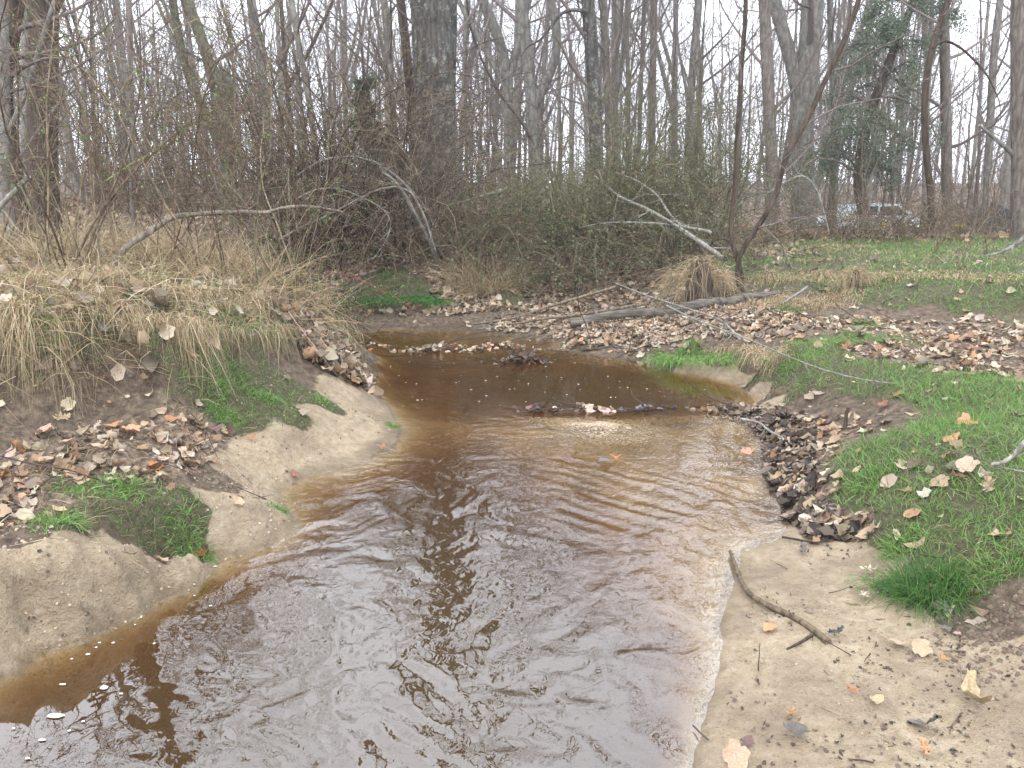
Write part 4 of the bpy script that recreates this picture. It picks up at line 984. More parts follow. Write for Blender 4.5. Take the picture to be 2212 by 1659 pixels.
# arching tan clump beside the saplings and its dark hollow
for (u, v, z, w, hh, lb) in ((1515, 650, .36, .5, .5, 'big arched tan straw clump with a dark hollow left of the saplings'), (1850, 640, .48, .2, .2, 'small grassy hummock with straw hanging down, on the right back bank')):
    p = PZ(u, v, z); n = 2600 if w > .4 else 900
    n = 1300 if w > .4 else 900
    a = rng.uniform(.15, 3.0, n); z0 = float(zg(p[0], p[1])[0]); q = np.stack([p[0] + np.cos(a) * w * .62 + rng.normal(0, .05, n), p[1] + .1 + rng.normal(0, w * .16, n), z0 + np.sin(a) ** .7 * hh * (.85 + .12 * np.sin(a * 5)) + rng.normal(0, .035, n)], 1)
    hole = ~((np.abs(np.cos(a)) < .55) & (q[:, 1] < p[1] + .09) & (rng.random(n) < (.85 if w > .4 else .2))); q = q[hole]; a = a[hole]; n = len(a)
    D = np.stack([np.cos(a) * .7 + rng.normal(0, .7, n), rng.normal(-.25, .6, n), .1 + .5 * rng.random(n)], 1)
    g = Geo(); b = np.array([p[0], p[1] + .1, float(zg(p[0], p[1] + .1)[0])]); ribbons(g, q - b, D, rng.uniform(.2, 1.0, n) * hh * 1.15, rng.uniform(.002, .006, n), rng.uniform(.3, 2.4, n), pick(STRAW, n, .25), 7, .05)
    M2 = 10; xx = np.linspace(0, 6.283, M2, endpoint=False)
    S = np.array([[0, 0, -.05], [0, 0, hh * .5], [0, 0, hh * .98]]); o = g.build('straw_clump', M_STRAW); o.location = b; tag(o, lb, 'dry grass')
    g = Geo(); tubes(g, S[None], np.array([[w * .30, w * .30, w * .14]]), 12, np.array([[1, 1, 1]]), lump=.3, cap=True); g.build('dark_core', M_DARK, o)  # dark core; its tone stands in for shade inside the big clump's hollow

# single tufts one can point at
tufts = [(2005, 1285, .1, .15, 900, (.14, .30), 'dark green spiky tuft at the edge of the right sandbar beside the grey curled leaves'),
         (1960, 1180, .14, .12, 420, (.07, .16), 'bright grass tuft just above the dark spiky tuft on the right sandbar'),
         (2170, 1230, .22, .13, 300, (.06, .14), 'thin green tuft against the right edge above the sandbar'),
         (400, 1105, .24, .12, 520, (.06, .14), 'bright green tuft overhanging the dark hollow on the near left bank'),
         (235, 1050, .34, .16, 520, (.07, .15), 'spreading green tuft among the orange leaves on the near left bank'),
         (130, 1120, .36, .10, 300, (.08, .17), 'bluish green tuft leaning over the near left sand block'),
         (470, 890, .36, .15, 620, (.07, .15), 'round green tuft on the left slope above the pale sand'),
         (570, 850, .37, .12, 360, (.05, .12), 'mossy green tuft higher up the left slope'),
         (845, 912, .04, .05, 180, (.04, .11), 'little tuft at the tip of the pale left sand point'),
         (595, 1080, .1, .06, 220, (.04, .09), 'small mossy tuft at the water edge below the left sand slope'),
         (1490, 738, .25, .22, 700, (.07, .17), 'deep green tuft on the undercut point below the fallen log'),
         (1735, 790, .26, .2, 700, (.06, .15), 'long green tuft on the right bank beside the calm pool'),
         (1365, 738, .13, .07, 150, (.04, .09), 'tiny tuft among pale leaves below the fallen log'),
         (1890, 1040, .22, .14, 420, (.07, .16), 'tuft at the lower left corner of the right lawn'),
         (55, 690, .96, .2, 500, (.08, .2), 'yellow-green tuft on top of the bank at the far left edge'),
         (430, 700, .86, .16, 420, (.07, .17), 'green tuft in the straw below the root of the bent stem'),
         (690, 870, .22, .08, 260, (.05, .11), 'dark green tuft above the pale sand point on the left'),
         (500, 740, .7, .16, 460, (.06, .15), 'shaded green tuft under the straw overhang of the left bank'),
         (1700, 665, .4, .16, 420, (.08, .18), 'pale green tuft behind the fallen log at the bank foot'),
         (1870, 700, .4, .14, 360, (.06, .15), 'green tuft alone in the leaf litter of the right flat'),
         (1620, 1100, -.1, .01, 2, (.04, .1), '')]
for (u, v, z, rad, n, L, lb) in tufts[:-1]:
    p = PZ(u, v, z)
    round_clump('grass_tuft', lb, 'grass tuft', p[0], p[1], rad * .75, n, L, (.0025, .005), GRASS if n != 900 else [(.045, .12, .025), (.07, .16, .035), (.10, .20, .05)], (.3, 1.1), M_BLADE, lean=.42)
xy = scatter(60000, -3.6, -.5, 2.4, 7.2, lambda x, y, z, W: np.where(z > .08, np.clip(W[:, 2] + W[:, 3] + .3 * W[:, 1], 0, 1) * patchy(x, y, 2.4, 22) ** 1.5, 0) * .30)
blades('dry_grass', None, xy, (.05, .2), (.0015, .0035), STRAW, (.3, 1.0), 1.0, M_STRAW)
xy = scatter(60000, .8, 6.5, 1.7, 7.6, lambda x, y, z, W: np.where(z > .06, np.clip((W[:, 2] - .3) * 2.2, 0, 1) * (patchy(x, y, 3.4, 61) > .62), 0) * .35)
blades('long_grass', None, xy, (.10, .22), (.0025, .0045), GRASS, (.3, 1.0), .6, rows=5)
# moss cushions
q = scatter(90000, -2.2, -.6, 3.3, 5.6, lambda x, y, z, W: np.where(z > .06, np.clip((W[:, 2] - .45) * 2.5, 0, 1), 0) * .4)
g = Geo(); leafdots(g, np.stack(q, 1) + rng.normal(0, .004, (len(q[0]), 3)), .011, pick([(.10, .13, .03), (.15, .17, .045), (.07, .09, .025)], len(q[0]), .3)); g.build('moss', M_LEAF, kind='stuff')

# ------------------------------------------------------------------ dead leaves
def outline(kind, k=18):
    a = np.linspace(0, 2 * np.pi, k, endpoint=False) + np.pi / 2 * 0
    if kind == 'lobed':
        r = .5 * (.74 + .26 * np.abs(np.cos(a * 2.5 + .4)) ** .8) * (1 + .12 * np.cos(a)); x, y = r * np.cos(a), r * np.sin(a) * .95
    elif kind == 'oak':
        x = .5 * np.cos(a); y = np.sin(a) * (.22 + .09 * np.cos(np.arange(k) * np.pi))
    else:
        x = .5 * np.cos(a); y = .23 * np.sin(a) * (1 - .25 * np.cos(a))
    return x, y
def leaf_verts(kind, k, seed, curl):
    r_ = np.random.default_rng(seed); x, y = outline(kind, k)
    x = x * (1 + (.05 if k > 16 else .12) * r_.normal(0, 1, k)); y = y * (1 + (.05 if k > 16 else .12) * r_.normal(0, 1, k)); tooth = 1 + (.035 * (-1) ** np.arange(k) if k > 16 else 0); x = x * tooth; y = y * tooth
    X = np.r_[x, x * .5, 0]; Y = np.r_[y, y * .5, 0]
    cx, cy = curl * r_.uniform(.5, 1.6), curl * r_.uniform(-1.2, 2.0)
    Z = cx * X ** 2 * 1.6 + cy * Y ** 2 * 2.5 + curl * .35 * np.sin(X * 9 + r_.uniform(0, 6)) * np.abs(Y) * 2 + .03 * r_.normal(0, 1, 2 * k + 1) * curl * 2
    Z[-1] -= .01
    V = np.stack([X, Y, Z], 1)
    i = np.arange(k); j = (i + 1) % k
    Q = np.stack([i, j, j + k, i + k], 1); T = np.stack([i + k, j + k, np.full(k, 2 * k)], 1)
    return V, Q, T
LEAFM = []
for i, (kd, cu) in enumerate([('lobed', .3), ('lobed', .5), ('oak', .35), ('oval', .5), ('lobed', .15), ('oval', .7), ('oak', .5), ('lobed', .4)]):
    V, Q, T = leaf_verts(kd, 24, 100 + i, cu); g = Geo(); g.add(V, Q); g.add(np.zeros((0, 3)), Q) if False else None
    g.T.append(T); me = g.mesh('dead_leaf', M_LEAFOBJ); LEAFM.append(me)
SV = [leaf_verts(kd, 9, 200 + i, cu) for i, (kd, cu) in enumerate([('lobed', .3), ('oak', .35), ('oval', .5), ('lobed', .5)])]
LEAFC = [(.42, .32, .22), (.34, .25, .165), (.42, .345, .255), (.24, .165, .11), (.36, .23, .14), (.15, .11, .08), (.46, .39, .30), (.30, .24, .18), (.20, .16, .12)]
def frames(x, y, tilt):
    sx, sy = slope(x, y); n = np.stack([-sx, -sy, np.ones(len(x))], 1); n[:, :2] = np.clip(n[:, :2], -1.2, 1.2)
    n = norm(n + rng.normal(0, tilt, n.shape)); a = rng.normal(0, 1, n.shape); a = norm(a - (a * n).sum(1, keepdims=True) * n); return a, np.cross(n, a), n
def litter(name, xyz, size, cols=LEAFC, tilt=.45, lift=.012, v=.25):
    x, y, z = xyz; M = len(x)
    if M == 0: return
    a, b, n = frames(x, y, tilt); which = rng.integers(0, len(SV), M); g = Geo()
    for w, (V, Q, T) in enumerate(SV):
        k = which == w; m = k.sum()
        if m == 0: continue
        s = rng.uniform(size[0], size[1], m)[:, None, None]
        P = np.stack([x[k], y[k], z[k] + lift * rng.uniform(.2, 1.8, m)], 1)[:, None]
        VV = P + s * (a[k][:, None] * V[None, :, 0:1] + b[k][:, None] * V[None, :, 1:2] + n[k][:, None] * V[None, :, 2:3])
        off = (np.arange(m) * len(V))[:, None, None]; C = np.repeat(pick(cols, m, v), len(V), 0)
        base = g.n
        g.add(VV.reshape(-1, 3), (Q[None] + off).reshape(-1, 4), C); g.T.append((T[None] + off).reshape(-1, 3) + base)
    return g.build(name, M_LITTER, kind='stuff')
xy = scatter(34000, .6, 7.5, 2.0, 9.4, lambda x, y, z, W: np.where(z > .015, np.clip((W[:, 3] - .2) * 1.8, .09, 1) * np.clip(1 - 1.6 * W[:, 0], 0, 1) * (.12 + .7 * patchy(x, y, 2.6, 8)), 0))
litter('leaf_litter', xy, (.025, .10), tilt=.28, lift=.008)
xy = scatter(22000, -1.2, 3.0, 7.0, 9.2, lambda x, y, z, W: np.where(z > .01, np.clip((W[:, 3] - .2) * 1.8, .05, 1) * (.15 + .7 * patchy(x, y, 2.2, 3)), 0), power=0)
litter('leaf_litter', xy, (.025, .09), lift=.006, tilt=.28)
xy = scatter(26000, -3.2, 4.5, 9.4, 12.5, lambda x, y, z, W: np.where(z > .02, np.clip(W[:, 3] + W[:, 1] * .6, .04, 1) * patchy(x, y, 1.6), 0), power=0)
litter('leaf_litter', xy, (.05, .11))
xy = scatter(9500, -16, 19, 12, 26, lambda x, y, z, W: .8 * np.ones(len(x)), power=0)
litter('forest_floor_leaves', xy, (.10, .22), LEAFC[:6])
xy = scatter(9000, -3.6, -.6, 2.6, 7, lambda x, y, z, W: np.where(z > .06, np.clip((W[:, 3] - .2) * 1.6, .04, 1) * np.clip(1 - 1.5 * W[:, 0], .1, 1) * (.15 + .5 * patchy(x, y, 3)), 0))
litter('leaf_litter', xy, (.02, .08))
xy = scatter(5000, -6, -1.2, 3.8, 8, lambda x, y, z, W: onl(x, y, z, W) * patchy(x, y, 2, 14) * .5)
litter('leaf_litter', xy, (.05, .12), lift=.05, tilt=.8)
# wet black debris line on the right shore
xy = scatter(9000, .6, 2.6, 2.2, 6, lambda x, y, z, W: np.where((z > .0) & (z < .1), np.clip((W[:, 3] - .3) * 1.8, 0, 1), 0))
litter('wet_debris', xy, (.012, .095), [(.035, .026, .02), (.06, .044, .034), (.10, .076, .058), (.16, .12, .09), (.26, .2, .15)], .28, .010)
# leaves heaped at the tip of the left bank
p = [PZ(u, v, z) for u, v, z in ((650, 700, .6), (690, 735, .5), (700, 770, .38), (740, 790, .26), (730, 750, .33))]
x = np.concatenate([rng.normal(q[0], .11, 190) for q in p]); y = np.concatenate([rng.normal(q[1], .10, 190) for q in p])
o = litter('leaf_heap', (x, y, zg(x, y) + rng.uniform(0, .05, len(x))), (.06, .13), LEAFC, .9, .04)

# single leaves in the open: the largest in the picture are things of their own
NL = [0]
def one_leaf(x, y, s, col, label, group=None, tilt=.35, z=None, mi=None, lift=.02):
    a, b, n = frames(np.array([x]), np.array([y]), tilt)
    from mathutils import Matrix
    zz = float(zg(x, y)[0]) if z is None else z
    o = bpy.data.objects.new('fallen_leaf', LEAFM[random.randrange(len(LEAFM)) if mi is None else mi]); COL.objects.link(o)
    m = Matrix((( a[0][0], b[0][0], n[0][0]), (a[0][1], b[0][1], n[0][1]), (a[0][2], b[0][2], n[0][2]))).to_4x4()
    s *= .72
    o.matrix_world = Matrix.Translation((x, y, zz + lift)) @ m @ Matrix.Scale(s, 4)
    o.color = (*col, 1); tag(o, label, 'leaf', group); NL[0] += 1
    return o
special = [(340, 1025, .30, .10, (.42, .17, .055), 'saddle-shaped bright orange-brown leaf above the bright green tuft on the left bank'),
 (325, 1050, .30, .085, (.46, .33, .22), 'tan leaf tucked just under the orange-brown leaf on the left bank'),
 (222, 995, .36, .10, (.55, .40, .28), 'upright pinkish tan leaf standing behind the spreading green tuft'),
 (100, 945, .43, .13, (.52, .33, .24), 'broad pinkish leaf below the hanging straw at the left'),
 (150, 965, .41, .11, (.52, .36, .26), 'pinkish tan leaf right of the broad pinkish one'),
 (250, 925, .42, .14, (.50, .25, .13), 'large orange leaf on the left slope, highest of the orange group'),
 (285, 945, .40, .13, (.52, .29, .17), 'large peach-coloured leaf in the middle of the left slope'),
 (400, 985, .32, .13, (.55, .42, .32), 'long pale leaf pointing down the left slope towards the sand'),
 (50, 1085, .39, .13, (.50, .31, .20), 'curled salmon-coloured leaf near the left edge above the sand block'),
 (85, 1010, .39, .09, (.34, .22, .13), 'brown leaf curled over a twig near the left edge'),
 (515, 1088, .17, .09, (.50, .35, .22), 'peach leaf stuck on the sand lump by the dark hollow'),
 (435, 1207, .012, .09, (.34, .13, .05), 'rust-red leaf floating in the dark hollow of the left bank'),
 (636, 1012, .07, .09, (.30, .13, .10), 'flat dark pink leaf pressed into the pale sand of the left bank'),
 (465, 948, .27, .12, (.22, .14, .12), 'purplish brown lobed leaf on the left slope'),
 (240, 832, .55, .09, (.22, .21, .20), 'grey weathered leaf under the hanging straw'),
 (132, 900, .50, .12, (.44, .35, .22), 'hanging tan leaf with pointed lobes under the straw'),
 (825, 972, .01, .10, (.40, .22, .13), 'wet orange leaf at the water edge below the left sand point'),
 (1330, 992, .005, .10, (.45, .16, .06), 'orange leaf stranded in the shallow riffle'),
 (1305, 1000, .005, .11, (.17, .155, .15), 'grey-blue wet leaf just left of the stranded orange leaf'),
 (1615, 985, .01, .12, (.48, .27, .18), 'flat salmon leaf on the right water edge'),
 (1700, 960, .06, .10, (.55, .42, .30), 'pale upturned leaf on the debris line of the right shore'),
 (1568, 870, .04, .10, (.58, .46, .36), 'pale folded leaf on the debris point by the calm pool'),
 (1600, 873, .04, .09, (.55, .38, .28), 'peach leaf beside the pale folded leaf on the debris point'),
 (2100, 780, .42, .14, (.48, .28, .14), 'star-shaped orange leaf on the right litter flat'),
 (2180, 740, .42, .15, (.16, .07, .05), 'dark red-brown leaf standing on the right litter flat'),
 (1905, 895, .25, .10, (.28, .13, .08), 'rusty leaf half buried in grass on the right slope'),
 (1935, 1170, .13, .08, (.55, .45, .33), 'pale leaf on the black litter above the right sandbar'),
 (1875, 1245, .05, .10, (.60, .53, .42), 'bleached almost white leaf on the sand left of the spiky tuft'),
 (1865, 1300, .05, .09, (.55, .48, .37), 'bleached leaf fragments on the sand below the almost white leaf'),
 (2030, 1300, .13, .11, (.18, .165, .145), 'grey curled leaf leaning on the spiky tuft'),
 (2055, 1345, .12, .10, (.20, .18, .16), 'second grey curled leaf right below the spiky tuft'),
 (1990, 1400, .09, .10, (.45, .34, .23), 'tan leaf standing at the foot of the spiky tuft'),
 (1940, 1385, .08, .09, (.46, .36, .25), 'rounded tan leaf behind the end of the dark stick'),
 (1805, 1375, .05, .09, (.09, .09, .085), 'dark slate leaf where the dark stick ends'),
 (1735, 1190, .03, .10, (.15, .14, .125), 'bluish grey leaf flat on the sand above the dark stick'),
 (1890, 1520, .06, .08, (.48, .36, .22), 'small yellowish leaf in the middle of the sandbar'),
 (1590, 1650, .03, .12, (.44, .32, .22), 'tan leaf at the bottom edge of the sandbar'),
 (1610, 1615, .03, .09, (.17, .10, .095), 'purple-brown leaf just above the bottom tan leaf'),
 (1720, 1590, .05, .11, (.13, .12, .105), 'dark grey leaf flat in the black specks of the sandbar'),
 (2000, 1570, .07, .14, (.19, .18, .16), 'broad grey leaf at the lower right of the sandbar'),
 (2100, 1520, .09, .2, (.45, .36, .22), 'long tan leaf with a ragged edge at the lower right'),
 (2060, 1060, .3, .10, (.20, .10, .06), 'dark brown leaf caught in the right lawn'),
 (2130, 1090, .3, .14, (.40, .30, .2), 'broad tan leaf at the lower edge of the right lawn'),
 (2050, 1010, .35, .1, (.24, .16, .10), 'brown ribbed leaf lying in the middle of the right lawn')]
for (u, v, z, s, col, lb) in special:
    p = PZ(u, v, z); one_leaf(p[0], p[1], s, col, lb, z=max(float(zg(p[0], p[1])[0]), .002 if z < .02 else -1), lift=.012 + .12 * s, tilt=.3 if z > .02 else .08)
def many(n, cand, x0, x1, y0, y1, cond, size, cols, names, group, tilt=.4):
    x, y, z = scatter(cand, x0, x1, y0, y1, cond, margin=.0)
    for i in range(min(n, len(x))):
        k = random.randrange(len(cols)); cc = tuple(float(q) for q in vary(cols[k], 1, .2)[0])
        one_leaf(float(x[i]), float(y[i]), random.uniform(*size), cc, names[k] + ' ' + group[1], group[0], tilt, lift=.02)
LN = ['tan curled leaf', 'brown curled leaf', 'pale cream leaf', 'orange-brown leaf', 'dark brown leaf']
LC = [(.36, .265, .17), (.25, .165, .10), (.45, .36, .26), (.42, .23, .12), (.13, .09, .065)]
many(60, 4000, -2.6, -.8, 2.7, 4.6, lambda x, y, z, W: np.where((z > .2) & (z < .6), np.clip(W[:, 3] * 1.6 + .08, 0, 1), 0), (.06, .13), LC, LN, ('leaves on the near left bank slope', 'among others on the near left bank slope'))
many(40, 4000, -2.2, -.9, 4.2, 6.8, lambda x, y, z, W: np.where((z > .15), np.clip(W[:, 3] * 1.4 + .02, 0, 1), 0), (.08, .14), LC, LN, ('leaves heaped on the left bank tip', 'in the heap at the tip of the left bank'), .8)
many(34, 4000, 1.0, 3.0, 2.6, 5.6, lambda x, y, z, W: np.where((z > .01) & (z < .2), np.clip(W[:, 3] * 1.6, 0, 1), 0), (.07, .13), LC, LN, ('leaves on the right shore debris line', 'on the dark debris line of the right shore'), .5)
many(70, 5000, 1.8, 4.0, 3.2, 6.4, lambda x, y, z, W: np.where(z > .25, np.clip(W[:, 3] * 1.3 + .04, 0, 1), 0), (.08, .15), LC, LN, ('leaves on the right litter flat', 'on the right grass and litter flat'), .4)
many(6, 1500, .8, 2.2, 1.8, 3.2, lambda x, y, z, W: np.where(z > .02, 1, 0), (.04, .08), LC, LN, ('small leaves on the sandbar', 'lying on the near sandbar'), .2)

# leaf clumps standing in the water
def wet_clump(name, label, u, v, rx, ry, n, cols, size, hh=.03):
    p = PZ(u, v, 0); x = rng.normal(p[0], rx, n); y = rng.normal(p[1], ry, n); z = np.maximum(zg(x, y), -.01) + rng.random(n) * hh * np.exp(-((x - p[0]) / rx) ** 2)
    a = norm(rng.normal(0, 1, (n, 3)) * [1, 1, .35]); nn = norm(rng.normal(0, .45, (n, 3)) + [0, 0, 1]); a = norm(a - (a * nn).sum(1, keepdims=True) * nn); b = np.cross(nn, a)
    g = Geo(); V, Q, T = SV[0]; s = rng.uniform(*size, n)[:, None, None]
    VV = np.stack([x - p[0], y - p[1], z], 1)[:, None] + s * (a[:, None] * V[None, :, 0:1] + b[:, None] * V[None, :, 1:2] + nn[:, None] * V[None, :, 2:3]); off = (np.arange(n) * len(V))[:, None, None]
    g.add(VV.reshape(-1, 3), (Q[None] + off).reshape(-1, 4), np.repeat(pick(cols, n, .25), len(V), 0)); g.T.append((T[None] + off).reshape(-1, 3))
    st = grow(np.tile([[0., 0, hh * .5]], (4, 1)), rng.normal(0, 1, (4, 3)) * [1, .5, .15], np.full(4, rx * 2.6), 6, .3); tubes(g, st, taper(np.full(4, .006), 6, .5), 4, np.array([(.06, .045, .035)] * 4))
    o = g.build(name, M_LITTER); o.location = (p[0], p[1], 0); tag(o, label, 'leaf clump'); return o
DK = [(.05, .035, .028), (.09, .06, .045), (.16, .11, .08), (.3, .22, .16)]
wet_clump('leaf_clump', 'dark wet leaf clump standing in the middle of the calm pool', 1127, 782, .16, .05, 70, DK, (.045, .085), .10)
wet_clump('leaf_clump', 'long reddish leaf raft caught on sticks in the upper stream', 955, 757, .27, .06, 90, LEAFC + [(.42, .2, .1)], (.045, .085), .07)
wet_clump('leaf_clump', 'leaf raft just right of the long reddish one in the upper stream', 1080, 750, .2, .05, 50, LEAFC, (.045, .085), .05)
wet_clump('leaf_clump', 'leaves gathered at the water edge below the fallen log', 1280, 755, .28, .07, 80, LEAFC + [(.42, .24, .12)], (.045, .085), .06)
wet_clump('leaf_clump', 'small leaf raft against the left bank in the upper stream', 790, 748, .16, .05, 34, LEAFC, (.045, .085), .05)
wet_clump('leaf_clump', 'two purple-brown wet leaves at the head of the gravel riffle', 1165, 888, .08, .03, 12, [(.13, .09, .09), (.2, .13, .12)], (.045, .085), .05)
wet_clump('leaf_clump', 'pale pink leaves heaped on the gravel riffle', 1275, 887, .12, .035, 26, [(.5, .4, .33), (.42, .3, .22)], (.045, .085), .05)
wet_clump('leaf_clump', 'grey wet leaves lying across the riffle right of the gravel', 1405, 884, .12, .03, 18, [(.12, .11, .13), (.2, .18, .18)], (.045, .085), .03)
wet_clump('leaf_clump', 'leaves and black sticks piled on the debris point right of the riffle', 1585, 885, .17, .06, 50, LEAFC + DK, (.045, .085), .05)
# gravel on the riffle
def pebbles(name, label, spots, n, size, cols):
    g = Geo()
    ico = np.array([[0, 0, 1], [.89, 0, .45], [.28, .85, .45], [-.72, .53, .45], [-.72, -.53, .45], [.28, -.85, .45], [0, 0, -.6]])
    F = np.array([[0, 1, 2], [0, 2, 3], [0, 3, 4], [0, 4, 5], [0, 5, 1], [1, 6, 2], [2, 6, 3], [3, 6, 4], [4, 6, 5], [5, 6, 1]])
    for (u, v, rx, ry, w) in spots:
        m = int(n * w); p = PZ(u, v, 0); x = rng.normal(p[0], rx, m); y = rng.normal(p[1], ry, m); z = zg(x, y)
        s = rng.uniform(*size, m)[:, None, None] * np.array([1, .8, .6]) * rng.uniform(.7, 1.3, (m, 1, 3))
        an = rng.random(m) * 6.28; R_ = np.stack([np.stack([np.cos(an), -np.sin(an)], -1), np.stack([np.sin(an), np.cos(an)], -1)], 1)
        V = ico[None] * s; V[..., :2] = np.einsum('mij,mkj->mki', R_, V[..., :2])
        V = V + np.stack([x, y, np.clip(z, -.012, 9) + .003], 1)[:, None]
        off = (np.arange(m) * 7)[:, None, None]; g.add(V.reshape(-1, 3), (F[None] + off).reshape(-1, 3), np.repeat(pick(cols, m, .3), 7, 0))
    return g.build(name, M_PEB, kind='stuff')
M_PEB = leafy('pebble', .0, .5, .5)
pebbles('gravel', '', [(1280, 915, .20, .06, 1), (1335, 940, .2, .12, .7), (1480, 903, .3, .05, .4), (1190, 905, .2, .04, .3), (1400, 960, .45, .25, .5), (1560, 940, .3, .15, .2)], 3200, (.003, .011), [(.34, .25, .15), (.40, .32, .22), (.24, .17, .10), (.46, .40, .32), (.30, .21, .11)])
# specks of bark and broken leaf on the sand
xy = scatter(7000, .7, 3.0, 1.5, 3.6, lambda x, y, z, W: np.where(z > .018, W[:, 0] + W[:, 1], 0) * patchy(x, y, 5, 4) ** 2)
litter('sand_debris', xy, (.003, .018), [(.045, .034, .026), (.08, .06, .045), (.13, .10, .08), (.2, .15, .11)], .3, .002)
xy = scatter(1200, -2.6, -.5, 2.4, 6, lambda x, y, z, W: np.where(z > .03, W[:, 0], 0) * patchy(x, y, 5, 4))
litter('sand_debris', xy, (.006, .02), [(.06, .045, .034), (.12, .09, .07)], .4, .003)
# clods of dirt at the lower right
def clods(name, spots, n, size, tone=(.13, .095, .066)):
    g = Geo()
    for (u, v, z, rx, ry, w) in spots:
        m = int(n * w); p = PZ(u, v, z); x = rng.normal(p[0], rx, m); y = rng.normal(p[1], ry, m); zz = zg(x, y)
        for i in range(m):
            k = 7; th_ = np.linspace(0, 6.283, k, endpoint=False); r1 = random.uniform(*size); rr_ = r1 * (1 + .35 * (rng.random((2, k)) - .5))
            V = [(0, 0, r1 * .6)] + [(rr_[0, j] * .6 * math.cos(th_[j]), rr_[0, j] * .6 * math.sin(th_[j]), r1 * (.4 + .2 * random.random())) for j in range(k)] + [(rr_[1, j] * math.cos(th_[j]), rr_[1, j] * math.sin(th_[j]), -.3 * r1) for j in range(k)]
            Tt = [(0, 1 + j, 1 + (j + 1) % k) for j in range(k)]; Qq = [(1 + j, 1 + k + j, 1 + k + (j + 1) % k, 1 + (j + 1) % k) for j in range(k)]
            b0 = g.n; g.add(np.array(V) + [x[i], y[i], zz[i]], Qq, vary(tone, 1, .35)[0]); g.T.append(np.array(Tt) + b0)
    return g.build(name, M_CLOD, kind='stuff')
_t = NT('dirt_clod'); _n2 = _t.noise(_t.coord(), 60, 5); M_CLOD = _t.finish(_t.n("ShaderNodeBsdfPrincipled", Base__Color=_t.mix(1.0, _t.attr('tint'), _t.ramp(_n2, (.3, .5), (.7, 1.4)), 'MULTIPLY'), Roughness=.95, Normal=_t.bump(_n2, .8, .01)))
clods('dirt_clods', [(2150, 1345, .12, .12, .06, 1), (2080, 1400, .09, .1, .05, .5), (2200, 1420, .12, .12, .08, .8), (1850, 905, .18, .25, .12, .6), (460, 1035, .22, .12, .07, .5), (330, 860, .5, .4, .12, .5), (60, 900, .5, .3, .1, .4)], 130, (.003, .014))

clods('sand_crumbs', [(60, 1330, .1, .3, .1, 1), (220, 1280, .1, .25, .1, 1), (400, 1215, .08, .12, .08, .5), (540, 1130, .1, .2, .15, .7), (560, 1020, .12, .25, .15, .6), (720, 930, .1, .3, .2, .7), (450, 1030, .22, .3, .15, .9)], 150, (.002, .009), (.27, .215, .15))
clods('sand_crumbs', [(1750, 1300, .04, .3, .3, 1), (1850, 1550, .05, .4, .25, 1), (2050, 1430, .08, .25, .2, .8)], 160, (.0015, .006), (.25, .20, .14))

# ------------------------------------------------------------------ log, sticks
P = resample([PZ(1232, 698, .17), PZ(1300, 694, .19), PZ(1380, 690, .21), PZ(1450, 688, .24), PZ(1520, 680, .27), PZ(1570, 668, .31), PZ(1620, 652, .37), PZ(1660, 642, .42), PZ(1688, 636, .45)], 36)
o = empty('fallen_log', tuple(P[0])); tag(o, 'long weathered grey log lying on the leafy gravel point beside the saplings', 'log')
g = Geo(); rr = np.interp(np.linspace(0, 1, 36), [0, .05, .5, .8, .93, 1], [.052, .060, .060, .058, .045, .014]); P[:, 2] = np.maximum(P[:, 2], zg(P[:, 0], P[:, 1]) + rr * .9)
tubes(g, (P - P[0])[None], rr[None], 16, np.array([[.8, .78, .74]]), lump=.12, cap=True); g.build('trunk', M_LOG, o)
g = Geo(); S = (P - P[0])[None]
tubes(g, np.array([[S[0, 4] + [0, 0, .05], S[0, 4] + [-.02, .01, .1], S[0, 4] + [-.03, .02, .14]]]), np.array([[.018, .013, .009]]), 7, cap=True); g.build('branch_stub', M_LOG, o)
limb('stick', 'long dark stick curving from the water across the right sandbar', [(1577, 1190), (1590, 1225), (1600, 1255), (1622, 1288), (1668, 1312), (1715, 1333), (1748, 1352), (1790, 1388)], 0, .008, .0135, M_SHRUB, 'stick', 0, (1.0, .9, .8), zs=[.02, .022, .025, .035, .045, .05, .055, .06])
limb('stick', 'thin black forked stick below the thick end of the long dark stick', [(1700, 1402), (1725, 1390), (1745, 1378), (1755, 1370)], 0, .004, .006, M_DARK, 'stick', 2, zs=[.045, .05, .05, .055])
limb('stick', 'short black stick on the sand by the water at the bottom', [(1497, 1567), (1515, 1585), (1530, 1598)], 0, .003, .003, M_DARK, 'stick', 0, zs=[.012, .02, .025])
limb('stick', 'small black stick lying in the wet leaves above the orange shallows', [(1690, 1160), (1725, 1166), (1760, 1172), (1790, 1168)], 0, .006, .004, M_DARK, 'stick', 3, (.6, .6, .6), zs=[.02, .03, .04, .05])
limb('long_twig', 'very long thin pale twig reaching from the log down over the right bank', [(1440, 660), (1500, 690), (1560, 712), (1640, 742), (1700, 770), (1780, 800), (1860, 822), (1945, 830)], 0, .009, .004, M_PALE, 'twig', 5, zs=[.45, .42, .4, .42, .42, .4, .38, .36], sub=.06)
limb('bare_branch', 'grey lichened branch with thin dark twigs entering over the right lawn', [(2240, 935), (2212, 955), (2190, 985), (2165, 1000), (2140, 1003)], 3.0, .011, .008, M_PALE, 'branch', 0)
limb('bare_twig', 'thin dark twig pointing left from the lichened branch over the lawn', [(2150, 1003), (2100, 985), (2060, 975), (2010, 960), (1970, 935)], 3.0, .003, .0015, M_SHRUB, 'twig', 5, sub=.18)
limb('bare_twig', 'pale twig running on to the right edge under the lichened branch', [(2145, 1005), (2180, 1013), (2225, 1022)], 3.0, .003, .003, M_PALE, 'twig', 0)
